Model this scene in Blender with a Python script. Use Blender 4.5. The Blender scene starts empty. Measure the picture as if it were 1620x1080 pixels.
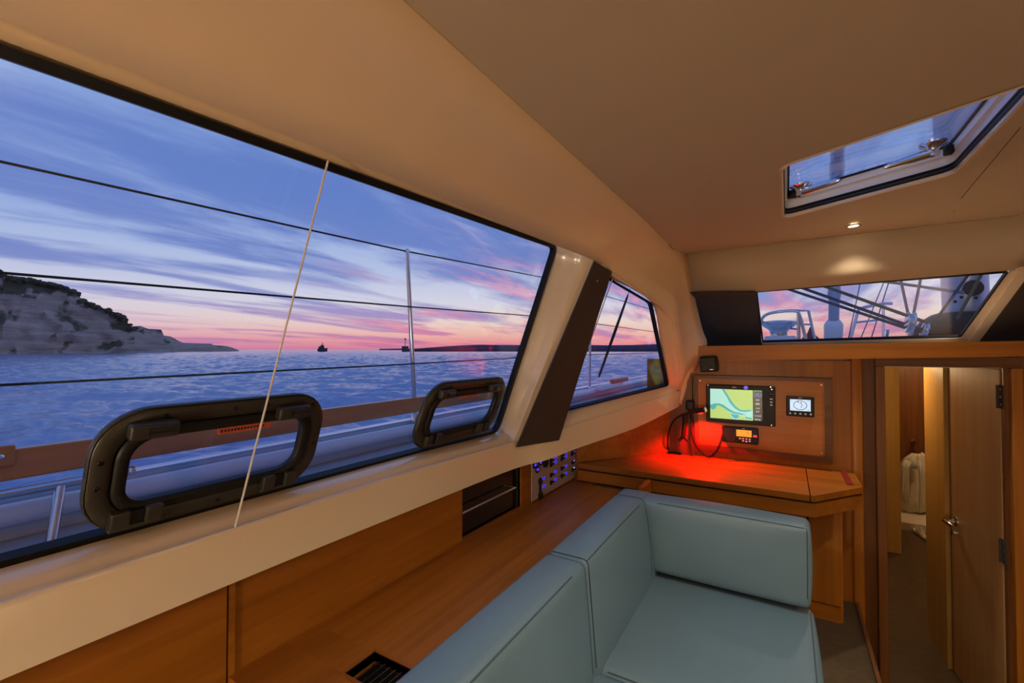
import bpy, bmesh, math, random
from mathutils import Vector as V, Matrix, noise
random.seed(7)
S = bpy.context.scene
COL = S.collection
EYE = 1.33                      # eye height above the raised dinette floor
# ------------------------------------------------------------ camera, world, exposure
YAW, PIT, FOC = math.radians(31.1), math.radians(1.03), 720.0
cam = bpy.data.cameras.new('camera'); cam.sensor_width = 36; cam.lens = 16; cam.clip_start = .01; cam.clip_end = 20000
co = bpy.data.objects.new('camera', cam); COL.objects.link(co); S.camera = co
co.location = (0, 0, EYE); co.rotation_euler = (math.pi/2+PIT, 0, YAW-math.pi/2)
S.view_settings.view_transform = 'Standard'; S.view_settings.look = 'None'
S.view_settings.gamma = 1; S.view_settings.use_curve_mapping = False
S.view_settings.exposure = 0.0
WARM = (1, .86, .64)
DOWNLIGHT_W = 36.0

def lin(r, g, b, a=1):
    f = lambda c: (c/255/12.92 if c/255 <= .04045 else ((c/255+.055)/1.055)**2.4)
    return (f(r), f(g), f(b), a)

class NT:
    def __init__(s, tree): s.t = tree
    def n(s, typ, inp=None, **kw):
        x = s.t.nodes.new(typ)
        for k, v in kw.items(): setattr(x, k, v)
        for k, v in (inp or {}).items():
            if hasattr(v, 'is_output') or isinstance(v, bpy.types.NodeSocket): s.t.links.new(v, x.inputs[k])
            else: x.inputs[k].default_value = v
        return x
    def math(s, op, a, b=0.0, clamp=False):
        x = s.n('ShaderNodeMath', {0: a, 1: b}, operation=op); x.use_clamp = clamp; return x.outputs[0]
    def ramp(s, fac, stops, interp='LINEAR'):
        x = s.n('ShaderNodeValToRGB', {0: fac}); r = x.color_ramp; r.interpolation = interp
        while len(r.elements) < len(stops): r.elements.new(.5)
        for e, (p, c) in zip(r.elements, stops): e.position = p; e.color = c
        return x.outputs[0]
    def mix(s, fac, a, b, mode='MIX'):
        x = s.n('ShaderNodeMix', data_type='RGBA', blend_type=mode)
        for sock, v in ((x.inputs[0], fac), (x.inputs[6], a), (x.inputs[7], b)):
            if isinstance(v, bpy.types.NodeSocket): s.t.links.new(v, sock)
            else: sock.default_value = v
        return x.outputs[2]

w = bpy.data.worlds.new('dusk_sky'); S.world = w; w.use_nodes = True
w.node_tree.nodes.clear(); T = NT(w.node_tree)
tc = T.n('ShaderNodeTexCoord').outputs['Generated']
sep = T.n('ShaderNodeSeparateXYZ', {0: tc}); dx, dy, dz = sep.outputs
zc = T.math('MAXIMUM', dz, 0.0)
den = T.math('ADD', zc, .07)
comb = T.n('ShaderNodeCombineXYZ', {0: T.math('DIVIDE', dx, den), 1: T.math('DIVIDE', dy, den), 2: 0.0}).outputs[0]
base = T.ramp(zc, [(0, lin(226, 128, 150)), (.016, lin(246, 158, 158)), (.035, lin(252, 196, 178)), (.06, lin(250, 224, 208)), (.10, lin(228, 226, 236)), (.17, lin(190, 204, 234)), (.27, lin(152, 180, 228)), (.5, lin(138, 172, 226)), (1, lin(96, 130, 198))])
base_far = T.ramp(zc, [(0, lin(198, 142, 182)), (.02, lin(224, 160, 180)), (.045, lin(230, 196, 208)), (.08, lin(224, 216, 228)), (.14, lin(194, 204, 232)), (.22, lin(160, 184, 230)), (.5, lin(138, 172, 226)), (1, lin(96, 130, 198))])
sunaz = T.math('ADD', T.math('MULTIPLY', dx, math.cos(math.radians(20))), T.math('MULTIPLY', dy, math.sin(math.radians(20))))
sunf = T.n('ShaderNodeMapRange', {0: sunaz, 1: .45, 2: .97, 3: 0., 4: 1.}).outputs[0]
base = T.mix(sunf, base_far, base)
mp = T.n('ShaderNodeMapping', {0: comb, 'Rotation': (0, 0, math.radians(-50)), 'Scale': (.34, 1.05, 1), 'Location': (1.9, .35, 0)}).outputs[0]
n1 = T.n('ShaderNodeTexNoise', {'Vector': mp, 'Scale': .85, 'Detail': 8., 'Roughness': .58, 'Distortion': .35}).outputs[0]
mp2 = T.n('ShaderNodeMapping', {0: comb, 'Rotation': (0, 0, math.radians(-42)), 'Scale': (.40, 1.5, 1), 'Location': (3.3, 7.1, 2)}).outputs[0]
n2 = T.n('ShaderNodeTexNoise', {'Vector': mp2, 'Scale': 1.3, 'Detail': 8., 'Roughness': .62, 'Distortion': .6}).outputs[0]
bias = T.n('ShaderNodeMapRange', {0: zc, 1: .03, 2: .20, 3: -.03, 4: .065}).outputs[0]
hi_ = T.n('ShaderNodeMapRange', {0: zc, 1: .38, 2: .6, 3: 0., 4: .06}).outputs[0]
cm = T.n('ShaderNodeMapRange', {0: T.math('SUBTRACT', T.math('ADD', n1, bias), hi_), 1: .45, 2: .60, 3: 0., 4: .95}, interpolation_type='SMOOTHSTEP').outputs[0]
ccol = T.ramp(zc, [(0, lin(196, 122, 168)), (.03, lin(200, 138, 180)), (.06, lin(178, 150, 198)), (.1, lin(150, 156, 208)), (.16, lin(118, 140, 204)), (.3, lin(100, 132, 202)), (1, lin(84, 114, 186))])
ccol2 = T.ramp(zc, [(0, lin(226, 104, 138)), (.03, lin(250, 118, 140)), (.08, lin(248, 132, 164)), (.15, lin(214, 142, 186)), (.22, lin(132, 142, 204)), (1, lin(84, 114, 186))])
pk = T.n('ShaderNodeMapRange', {0: n2, 1: .45, 2: .62, 3: 0., 4: 1.}, interpolation_type='SMOOTHSTEP').outputs[0]
near = T.n('ShaderNodeMapRange', {0: sunaz, 1: .80, 2: .96, 3: 0., 4: 1.}).outputs[0]
ccol = T.mix(T.math('MULTIPLY', pk, near), ccol, ccol2)
wis = T.n('ShaderNodeMapRange', {0: n2, 1: .5, 2: .70, 3: 0., 4: .75}, interpolation_type='SMOOTHSTEP').outputs[0]
sky = T.mix(cm, base, ccol)
sky = T.mix(wis, sky, T.mix(.45, base, sky))
bg = T.n('ShaderNodeBackground', {0: sky, 1: 1.0})
T.t.links.new(bg.outputs[0], T.n('ShaderNodeOutputWorld').inputs[0])

# ------------------------------------------------------------ measuring helpers (eye-centred metres: x bow, y port, z up)
_f = V((math.cos(YAW)*math.cos(PIT), math.sin(YAW)*math.cos(PIT), math.sin(PIT)))
_r = V((math.sin(YAW), -math.cos(YAW), 0)); _u = _r.cross(_f)
def ray(x, y): return _f + _r*((x-810)/FOC) + _u*((540-y)/FOC)
def oX(x, y, X): d = ray(x, y); return d*(X/d.x)
def oY(x, y, Y): d = ray(x, y); return d*(Y/d.y)
def oZ(x, y, Z): d = ray(x, y); return d*(Z/d.z)
def oP(x, y, p, n): d = ray(x, y); return d*(V(p).dot(n)/d.dot(n))
def oD(x, y, D): d = ray(x, y); h = math.hypot(d.x, d.y); return d*(D/h)

# ------------------------------------------------------------ mesh builder
FR = {}                         # thing -> its frame in eye-centred coordinates
class MB:
    def __init__(s, M=None): s.v = []; s.f = []; s.M = M
    def add(s, vs, fs, M=None):
        b = len(s.v); m = M if M is not None else s.M
        s.v += [(m @ V(v)) if m is not None else V(v) for v in vs]
        s.f += [tuple(i+b for i in f) for f in fs]; return s
    def box(s, x0, x1, y0, y1, z0, z1, M=None):
        vs = [(x, y, z) for x in (x0, x1) for y in (y0, y1) for z in (z0, z1)]
        return s.add(vs, [(0, 1, 3, 2), (4, 6, 7, 5), (0, 4, 5, 1), (2, 3, 7, 6), (0, 2, 6, 4), (1, 5, 7, 3)], M)
    def rbox(s, x0, x1, y0, y1, z0, z1, b=.004, seg=2, M=None):
        bm = bmesh.new(); bmesh.ops.create_cube(bm, size=1)
        for v in bm.verts: v.co = V(((x0+x1)/2+v.co.x*(x1-x0), (y0+y1)/2+v.co.y*(y1-y0), (z0+z1)/2+v.co.z*(z1-z0)))
        b = min(b, .49*min(abs(x1-x0), abs(y1-y0), abs(z1-z0)))
        bmesh.ops.bevel(bm, geom=list(bm.edges), offset=b, segments=seg, affect='EDGES', profile=.5, clamp_overlap=True)
        return s.bm(bm, M)
    def bm(s, bm, M=None):
        bm.verts.index_update()
        s.add([v.co.copy() for v in bm.verts], [[v.index for v in f.verts] for f in bm.faces], M); bm.free(); return s
    def tube(s, pts, r, n=8, cap=True, M=None, closed=False):
        pts = [V(p) for p in pts]; m = len(pts); vs = []; fs = []; prev = None
        for i, p in enumerate(pts):
            if closed: t = pts[(i+1) % m]-pts[i-1]
            else: t = pts[min(i+1, m-1)]-pts[max(i-1, 0)]
            t = t.normalized() if t.length > 1e-9 else V((0, 0, 1))
            if prev is None: a = t.orthogonal().normalized()
            else: a = (prev - t*prev.dot(t)); a = a.normalized() if a.length > 1e-6 else t.orthogonal().normalized()
            prev = a; b = t.cross(a); rr = r[i] if isinstance(r, (list, tuple)) else r
            vs += [p+(a*math.cos(2*math.pi*k/n)+b*math.sin(2*math.pi*k/n))*rr for k in range(n)]
        for i in range(m if closed else m-1):
            j = (i+1) % m
            fs += [(i*n+k, i*n+(k+1) % n, j*n+(k+1) % n, j*n+k) for k in range(n)]
        if cap and not closed: fs += [tuple(range(n))[::-1], tuple((m-1)*n+k for k in range(n))]
        return s.add(vs, fs, M)
    def lathe(s, prof, n=20, M=None):             # prof: (r, z) along local z
        vs = []; fs = []; m = len(prof)
        for r, z in prof: vs += [(r*math.cos(2*math.pi*k/n), r*math.sin(2*math.pi*k/n), z) for k in range(n)]
        for i in range(m-1): fs += [(i*n+k, i*n+(k+1) % n, (i+1)*n+(k+1) % n, (i+1)*n+k) for k in range(n)]
        fs += [tuple(range(n))[::-1], tuple((m-1)*n+k for k in range(n))]
        return s.add(vs, fs, M)
    def prism(s, poly, a, b, M=None):             # poly in local xy, from z=a to z=b
        n = len(poly); vs = [(x, y, a) for x, y in poly]+[(x, y, b) for x, y in poly]
        fs = [tuple(range(n))[::-1], tuple(range(n, 2*n))]+[(i, (i+1) % n, n+(i+1) % n, n+i) for i in range(n)]
        return s.add(vs, fs, M)
    def slab(s, pts, nrm, t):                     # planar polygon thickened along nrm
        n = len(pts); nv = V(nrm).normalized()*t; vs = [V(p) for p in pts]+[V(p)+nv for p in pts]
        return s.add(vs, [tuple(range(n))[::-1], tuple(range(n, 2*n))]+[(i, (i+1) % n, n+(i+1) % n, n+i) for i in range(n)])
    def ring(s, out, inn, a, b, M=None):          # frame between two loops of equal count, in local xy
        n = len(out); vs = []
        for z in (a, b): vs += [(x, y, z) for x, y in out]+[(x, y, z) for x, y in inn]
        fs = []
        for i in range(n):
            j = (i+1) % n
            fs += [(2*n+i, 2*n+j, 3*n+j, 3*n+i), (i, n+i, n+j, j), (i, j, 2*n+j, 2*n+i), (n+i, 3*n+i, 3*n+j, n+j)]
        return s.add(vs, fs, M)
    def grid(s, rows):                            # rows of equal-length point lists
        n = len(rows[0]); vs = [V(p) for r in rows for p in r]
        return s.add(vs, [(i*n+k, i*n+k+1, (i+1)*n+k+1, (i+1)*n+k) for i in range(len(rows)-1) for k in range(n-1)])
    def build(s, name, m, parent=None, smooth=False, local=False, wn=False, solid=0, kind=None, label=None, auto=40):
        vs = [V(v) for v in s.v]; loc = None
        if parent is not None:
            if not local:
                Mi = FR[root(parent).name].inverted(); vs = [Mi @ v for v in vs]
        else:
            lo = V([min(v[i] for v in vs) for i in range(3)]); hi = V([max(v[i] for v in vs) for i in range(3)])
            loc = V(((lo.x+hi.x)/2, (lo.y+hi.y)/2, lo.z)); vs = [v-loc for v in vs]
        me = bpy.data.meshes.new(name); me.from_pydata([tuple(v) for v in vs], [], s.f); me.update()
        bm = bmesh.new(); bm.from_mesh(me); bmesh.ops.recalc_face_normals(bm, faces=bm.faces)
        if smooth:
            for f in bm.faces: f.smooth = True
            for e in bm.edges:
                if len(e.link_faces) == 2 and e.calc_face_angle(0) > math.radians(auto): e.smooth = False
        bm.to_mesh(me); bm.free()
        me.materials.append(m if not isinstance(m, str) else MT[m])
        o = bpy.data.objects.new(name, me); COL.objects.link(o)
        if parent is not None: o.parent = parent
        else: o.location = (loc.x, loc.y, loc.z+EYE); FR[o.name] = Matrix.Translation(loc)
        if solid: md = o.modifiers.new('thickness', 'SOLIDIFY'); md.thickness = solid; md.offset = 0
        if wn: o.modifiers.new('normals', 'WEIGHTED_NORMAL')
        if kind: o['kind'] = kind
        if label: o['label'] = label
        return o
def root(o):
    while o.parent is not None: o = o.parent
    return o
def tag(o, label, cat, group=None):
    o['label'] = label; o['category'] = cat
    if group: o['group'] = group
    return o
def thing(name, label, cat, M, group=None, kind=None):
    if not isinstance(M, Matrix): M = Matrix.Translation(V(M))
    o = bpy.data.objects.new(name, None); COL.objects.link(o); o.empty_display_size = .05
    o.matrix_world = Matrix.Translation((0, 0, EYE)) @ M; FR[o.name] = M.copy()
    if kind: o['kind'] = kind
    if label: o['label'] = label
    if cat: o['category'] = cat
    if group: o['group'] = group
    return o
def struct(name, label=None, at=(0, 0, 0)):
    o = thing(name, label, None, at); o['kind'] = 'structure'; return o
def st(o, label=None):
    o['kind'] = 'structure'
    if label: o['label'] = label
    return o
def copy_tree(o, M=None, parent=None, label=None):
    c = o.copy(); COL.objects.link(c); c.parent = parent
    if M is not None: c.matrix_world = Matrix.Translation((0, 0, EYE)) @ M; FR[c.name] = M.copy()
    if label: c['label'] = label
    for ch in list(o.children): copy_tree(ch, None, c)
    return c
def frame(o, u, v):                               # local x=u, y=v, z=u x v
    u = V(u).normalized(); v = V(v); v = (v-u*v.dot(u)).normalized(); n = u.cross(v)
    return Matrix(((u.x, v.x, n.x, o[0]), (u.y, v.y, n.y, o[1]), (u.z, v.z, n.z, o[2]), (0, 0, 0, 1)))
def rrect(x0, x1, y0, y1, r, n=6):
    p = []
    for cx, cy, a in ((x1-r, y1-r, 0), (x0+r, y1-r, 90), (x0+r, y0+r, 180), (x1-r, y0+r, 270)):
        p += [(cx+r*math.cos(math.radians(a+90*k/n)), cy+r*math.sin(math.radians(a+90*k/n))) for k in range(n+1)]
    return p
def smooth_path(pts, n=6):                        # Catmull-Rom through points
    pts = [V(p) for p in pts]; P = [2*pts[0]-pts[1]]+pts+[2*pts[-1]-pts[-2]]; out = []
    for i in range(1, len(P)-2):
        a, b, c, d = P[i-1:i+3]
        for k in range(n):
            t = k/n; out.append(.5*((2*b)+(c-a)*t+(2*a-5*b+4*c-d)*t*t+(3*b-a-3*c+d)*t**3))
    return out+[pts[-1]]
def loop_round(pts, r, n=5):                      # round the corners of a planar 3D polygon
    out = []; m = len(pts); pts = [V(p) for p in pts]
    for i, p in enumerate(pts):
        a = (pts[i-1]-p); b = (pts[(i+1) % m]-p); q = min(r, .45*a.length, .45*b.length)
        A = p+a.normalized()*q; B = p+b.normalized()*q
        for k in range(n+1): t = k/n; out.append(A*(1-t)**2+p*2*t*(1-t)+B*t*t)
    return out
def loop_inset(pts, d, nrm):                      # inset a planar convex 3D loop
    out = []; m = len(pts); c = sum((V(p) for p in pts), V())/m
    for i in range(m):
        t = (pts[(i+1) % m]-pts[i-1]).normalized(); k = t.cross(nrm).normalized()
        if k.dot(c-pts[i]) < 0: k = -k
        out.append(pts[i]+k*d)
    return out

# ------------------------------------------------------------ materials
MT = {}
def M_(name, col, rough=.5, metal=0., spec=.5, coat=0., bump=0., bscale=200., emit=None, estr=1., var=0., vscale=4.):
    m = bpy.data.materials.new(name); m.use_nodes = True; t = NT(m.node_tree); b = m.node_tree.nodes['Principled BSDF']
    c = col if len(col) == 4 else (*col, 1)
    b.inputs['Base Color'].default_value = c; b.inputs['Roughness'].default_value = rough; b.inputs['Metallic'].default_value = metal
    b.inputs['Specular IOR Level'].default_value = spec; b.inputs['Coat Weight'].default_value = coat; b.inputs['Coat Roughness'].default_value = .08
    tcn = t.n('ShaderNodeTexCoord').outputs['Object']
    if var:
        nz = t.n('ShaderNodeTexNoise', {'Vector': tcn, 'Scale': vscale, 'Detail': 4.}).outputs[0]
        mr = t.n('ShaderNodeMapRange', {0: nz, 1: .3, 2: .7, 3: 1-var, 4: 1+var}).outputs[0]
        cb = t.n('ShaderNodeVectorMath', {0: c[:3], 1: t.n('ShaderNodeCombineXYZ', {0: mr, 1: mr, 2: mr}).outputs[0]}, operation='MULTIPLY')
        t.t.links.new(cb.outputs[0], b.inputs['Base Color'])
    if bump:
        nz = t.n('ShaderNodeTexNoise', {'Vector': tcn, 'Scale': bscale, 'Detail': 3.}).outputs[0]
        bp = t.n('ShaderNodeBump', {'Height': nz, 'Strength': bump, 'Distance': .002})
        t.t.links.new(bp.outputs[0], b.inputs['Normal'])
    if emit is not None:
        b.inputs['Emission Color'].default_value = (*emit[:3], 1); b.inputs['Emission Strength'].default_value = estr
    MT[name] = m; return m
def wood(name, light, dark, axis='x', rough=.42, coat=.06, scale=1.):
    m = bpy.data.materials.new(name); m.use_nodes = True; t = NT(m.node_tree); b = m.node_tree.nodes['Principled BSDF']
    sc = {'x': (1.2, 26, 26), 'y': (26, 1.2, 26), 'z': (26, 26, 1.2)}[axis]
    oi = t.n('ShaderNodeObjectInfo').outputs['Random']
    off = t.n('ShaderNodeCombineXYZ', {0: t.math('MULTIPLY', oi, 9.), 1: t.math('MULTIPLY', oi, 5.), 2: t.math('MULTIPLY', oi, 7.)}).outputs[0]
    tcn = t.n('ShaderNodeVectorMath', {0: t.n('ShaderNodeTexCoord').outputs['Object'], 1: off}, operation='ADD').outputs[0]
    mp = t.n('ShaderNodeMapping', {0: tcn, 'Scale': tuple(a*scale for a in sc)}).outputs[0]
    n1 = t.n('ShaderNodeTexNoise', {'Vector': mp, 'Scale': 1., 'Detail': 6., 'Roughness': .6, 'Distortion': .6}).outputs[0]
    mpb = t.n('ShaderNodeMapping', {0: tcn, 'Scale': tuple(a*scale*.16 for a in sc)}).outputs[0]
    n2 = t.n('ShaderNodeTexNoise', {'Vector': mpb, 'Scale': 1., 'Detail': 3., 'Distortion': 1.2}).outputs[0]
    fac = t.math('ADD', t.math('MULTIPLY', n1, .55), t.math('MULTIPLY', n2, .45))
    mid = tuple((a+c)/2 for a, c in zip(light, dark))
    colr = t.ramp(fac, [(.33, (*dark, 1)), (.5, (*mid, 1)), (.66, (*light, 1))])
    t.t.links.new(colr, b.inputs['Base Color']); b.inputs['Roughness'].default_value = rough; b.inputs['Specular IOR Level'].default_value = .28
    b.inputs['Coat Weight'].default_value = coat; b.inputs['Coat Roughness'].default_value = .2
    bp = t.n('ShaderNodeBump', {'Height': n1, 'Strength': .12, 'Distance': .001}); t.t.links.new(bp.outputs[0], b.inputs['Normal'])
    MT[name] = m; return m
def glass(name, tint=(.96, .97, 1), fres=1.45):
    m = bpy.data.materials.new(name); m.use_nodes = True; t = NT(m.node_tree); t.t.nodes.clear()
    tr = t.n('ShaderNodeBsdfTransparent', {0: (*tint, 1)}); gl = t.n('ShaderNodeBsdfGlossy', {0: (1, 1, 1, 1), 'Roughness': 0.})
    ge = t.n('ShaderNodeNewGeometry'); dt = t.n('ShaderNodeVectorMath', {0: ge.outputs['Normal'], 1: ge.outputs['Incoming']}, operation='DOT_PRODUCT').outputs['Value']
    om = t.math('SUBTRACT', 1., t.math('ABSOLUTE', dt), True); f0 = ((fres-1)/(fres+1))**2
    fr = t.math('ADD', f0, t.math('MULTIPLY', 1-f0, t.math('POWER', om, 5.)))          # Schlick reflectance, same from both faces
    mx = t.n('ShaderNodeMixShader', {0: fr, 1: tr.outputs[0], 2: gl.outputs[0]})
    t.t.links.new(mx.outputs[0], t.n('ShaderNodeOutputMaterial').inputs[0]); MT[name] = m; return m
M_('cream_gelcoat', (.76, .61, .42), .22, coat=.5)
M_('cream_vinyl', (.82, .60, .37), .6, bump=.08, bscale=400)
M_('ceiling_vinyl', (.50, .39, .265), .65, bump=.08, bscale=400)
M_('white_gelcoat', (.74, .75, .80), .3, coat=.3)
M_('grey_deck', (.42, .43, .48), .6, bump=.2, bscale=500)
M_('black_rubber', (.008, .008, .010), .45, spec=.2)
M_('black_plastic', (.012, .012, .012), .42, spec=.2, bump=.1, bscale=300)
M_('olive_plastic', (.030, .027, .018), .38, bump=.1, bscale=300)
M_('black_gloss', (.008, .008, .01), .12, coat=.6)
M_('dark_brown_vinyl', (.045, .030, .022), .75, bump=.25, bscale=500)
M_('dark_void', (.006, .005, .004), .6)
M_('smoked_acrylic', (.010, .009, .008), .08, coat=.5)
M_('chrome', (.8, .8, .82), .12, 1.)
M_('steel', (.62, .65, .72), .22, 1.)
M_('alu_mast', (.50, .55, .66), .38, .7)
M_('teal_leather', (.125, .205, .268), .42, bump=.35, bscale=260, var=.05)
M_('teal_thread', (.05, .085, .11), .7)
M_('carpet', (.085, .052, .024), .95, bump=.7, bscale=700, var=.15, vscale=30)
M_('white_cord', (.72, .66, .6), .7)
M_('white_cloth', (.70, .66, .55), .85, bump=.2, bscale=60)
M_('white_paint', (.78, .74, .64), .5)
M_('switch_plate', (.42, .31, .25), .45)
M_('red_sticker', (.55, .10, .05), .5)
M_('red_dark', (.22, .012, .008), .5)
M_('led_blue', (.02, .03, .3), .4, emit=lin(60, 60, 255), estr=1.2)
M_('led_red', (.3, .02, .02), .4, emit=lin(255, 40, 60), estr=1.5)
M_('led_white', (.6, .6, .6), .4, emit=lin(255, 240, 220), estr=1.3)
M_('lens_glow', (1, .9, .7), .4, emit=(1, .80, .48), estr=14)
M_('red_lens', (.6, .05, .03), .4, emit=(1, .02, .01), estr=4)
M_('scr_land', (0, 0, 0), .3, emit=lin(172, 205, 108)); M_('scr_shoal', (0, 0, 0), .3, emit=lin(142, 214, 188))
M_('scr_teal', (0, 0, 0), .3, emit=lin(20, 166, 168)); M_('scr_pale', (0, 0, 0), .3, emit=lin(160, 220, 205))
M_('scr_dark', (0, 0, 0), .3, emit=lin(6, 14, 22)); M_('scr_text', (0, 0, 0), .3, emit=lin(210, 235, 230)); M_('scr_green', (0, 0, 0), .3, emit=lin(70, 150, 40))
M_('scr_navy', (0, 0, 0), .3, emit=lin(40, 70, 110))
M_('scr_white', (0, 0, 0), .3, emit=lin(205, 228, 248)); M_('scr_ink', (0, 0, 0), .3, emit=lin(25, 45, 80)); M_('scr_violet', (0, 0, 0), .3, emit=lin(70, 40, 200))
M_('scr_amber', (0, 0, 0), .3, emit=lin(255, 150, 10)); M_('print_white', (.6, .6, .6), .5, emit=lin(150, 150, 150), estr=.3); M_('print_amber', (.5, .2, .02), .5, emit=lin(235, 140, 60), estr=.8)
wood('teak_x', (.37, .124, .011), (.20, .060, .004), 'x'); wood('teak_y', (.37, .124, .011), (.20, .060, .004), 'y'); wood('teak_z', (.38, .135, .013), (.22, .068, .005), 'z'); wood('board_teak', (.50, .185, .030), (.34, .115, .015), 'y')
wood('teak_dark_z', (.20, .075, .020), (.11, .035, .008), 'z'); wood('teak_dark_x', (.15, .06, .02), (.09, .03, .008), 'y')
wood('door_ply', (.50, .30, .12), (.40, .22, .08), 'y', coat=.1); wood('oak_z', (.55, .33, .09), (.42, .23, .05), 'z'); wood('varnish_x', (.75, .27, .07), (.55, .17, .05), 'x', rough=.25, coat=.4)
glass('window_glass'); glass('hatch_acrylic', (.90, .93, 1.0)); glass('port_acrylic', (.93, .95, 1))

# =================================================================== THE SETTING
KL = .342                                          # lean of the side glass
PN = V((0, -1, -KL)).normalized()                  # its inward normal
P0 = V((0, 1.19, -.37))
def main(x, y, d=0): return oP(x, y, P0+PN*d, PN)
FA, FB, FT = V((1.95, 1.15, -.365)), V((2.85, .624, -.207)), V((2.483, .626, .255))
FN = (FB-FA).cross(FT-FA).normalized()
if FN.y > 0: FN = -FN
def front(x, y, d=0): return oP(x, y, FA+FN*d, FN)
def zceil(x, y):
    a = .56+.15*(.52-max(y, -1.15)) if y > -1.15 else .56+.15*(.52+1.15)-.15*(-1.15-y)
    b = .603+.012*(.54-max(y, -1.15))
    t = min(1, max(0, (x-2.62)/.38)); return a*(1-t)+b*t
AFT, STB = -1.75, -3.3
# floors
fl = struct('floor', 'raised brown carpeted dinette floor beside the sofa')
MB().box(AFT, 3.0, -.295, 1.2, -1.40, -1.33).build('carpet', 'carpet', fl)
MB().box(AFT, 2.98, -.31, -.295, -1.86, -1.315).build('edge_trim', 'teak_dark_x', fl)
f2 = struct('floor_walkway', 'lower brown carpeted walkway through the doorway')
MB().box(AFT, 7.2, STB, -.31, -1.92, -1.85).build('carpet', 'carpet', f2)
# closing walls behind the camera and to starboard
st(MB().box(AFT-.04, AFT, STB, 1.6, -1.92, 1.0).build('wall_aft', 'cream_vinyl'), 'plain cream bulkhead at the aft end of the saloon')
st(MB().box(AFT, 3.3, STB-.04, STB, -1.92, 1.0).build('wall_starboard', 'cream_vinyl'), 'plain cream lining on the far starboard side')

# port wall: fascia and sill, window post, upper lining
wp = struct('wall_port', 'cream moulded cabin side lining around the windows')
def bl(t): return FA+(FB-FA)*t
Ce = oX(1076, 619, 2.95); Le = oX(1074, 643, 2.95)
stations = [  # L, C, G
 ((AFT, 1.08, -.528), (AFT, 1.09, -.412), (AFT, 1.19, -.380)), ((.3, 1.08, -.528), (.3, 1.09, -.412), (.3, 1.19, -.380)),
 ((1.2, 1.08, -.537), (1.2, 1.09, -.415), (1.2, 1.19, -.383)), ((1.79, 1.075, -.546), (1.79, 1.083, -.430), (1.83, 1.19, -.393)),
 ((2.0, 1.0, -.535), (2.0, 1.015, -.415), bl(.06)-V((0, 0, .012))), ((2.25, .92, -.507), (2.25, .93, -.387), bl(.36)-V((0, 0, .012))),
 ((2.6, .745, -.448), (2.6, .748, -.322), bl(.70)-V((0, 0, .012))), (Le, Ce, bl(1.02)-V((0, 0, .012)))]
prof = [(0, -.008), (.015, -.002), (.05, .001), (.09, .0), (.14, -.007), (.2, -.011), (.28, -.009), (.36, .002), (.46, .006), (.7, .004), (1., 0)]
rows = []
for L, C, G in stations:
    L, C, G = V(L), V(C), V(G)
    r = [L+V((0, .04, 0)), L, L+(C-L)*.5]
    for t, h in prof: r.append(C+(G-C)*t+V((0, 0, h)))
    rows.append(r)
sm = []
for k in range(len(rows[0])): sm.append(smooth_path([r[k] for r in rows], 5))
MB().grid(sm).build('sill', 'cream_gelcoat', wp, smooth=True, auto=70)
# upper lining (inner lip -> ceiling seam / forward edge)
seam = lambda X: V((X, .52 if X < 2 else .52+.02*(X-2), zceil(X, .52)))
pairs = [(V((AFT, .868, .424)), seam(AFT)), (V((.155, .867, .431)), seam(.2)), (V((.8, .862, .443)), seam(.8)), (V((1.627, .855, .452)), seam(1.5)),
 (oX(938, 411, 1.95), seam(2.0)), (oX(966, 430, 2.1), seam(2.3)), (front(1032, 476, .05), seam(2.75)), (front(1062, 497, .06), oX(1085, 399, 3.0)),
 (front(1070, 535, .06), oX(1098, 470, 3.03)), (front(1075, 575, .06), oX(1110, 520, 3.02)), (front(1076.5, 600, .06), oX(1117, 550, 3.0)), (Ce, oX(1090, 603, 2.98)), (Le, oX(1078, 641, 2.97))]
A = smooth_path([a for a, b in pairs], 5); B = smooth_path([b for a, b in pairs], 5)
rows = []
for t in (0, .25, .5, .75, 1):
    rows.append([a+(b-a)*t+V((0, .35, .65)).normalized()*(.03*4*t*(1-t)) for a, b in zip(A, B)])
MB().grid(rows).build('upper_lining', 'cream_vinyl', wp, smooth=True, solid=.010, auto=70)

# --- main window
MW = [main(0, 885), main(785, 682), main(878, 388)]
c_bl = V((-.9, 1.19, -.372)); zt = .382; c_tl = V((-.9, 1.19-KL*(zt+.37), zt))
loopM = loop_round([c_bl, main(785, 682), main(879, 388), c_tl], .05, 6)
def window(name, label, loop, nrm, gw, gmat, gt=.014):
    r = struct(name, label, loop[0])
    MB().slab(loop, nrm, -.006).build('pane', gmat, r)
    inn = loop_inset(loop, gw, nrm); n = len(loop); nv = V(nrm)
    vs = [p+nv*gt for p in loop]+[p+nv*gt for p in inn]+[p-nv*.01 for p in loop]+[p-nv*.01 for p in inn]; fs = []
    for i in range(n):
        j = (i+1) % n; fs += [(i, j, n+j, n+i), (2*n+i, 3*n+i, 3*n+j, 2*n+j), (n+i, n+j, 3*n+j, 3*n+i), (i, 2*n+i, 2*n+j, j)]
    MB().add(vs, fs).build('gasket', 'black_rubber', r)
    return r
window('window_1', 'large cabin side window looking out on the sea and cliffs', loopM, PN, .017, 'window_glass')
loopF = loop_round([front(838, 662), front(1056, 609), front(1029, 478), front(925, 417)], .03, 5)
window('window_2', 'small pointed forward side window beside the nav desk', loopF, FN, .010, 'window_glass')
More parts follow.
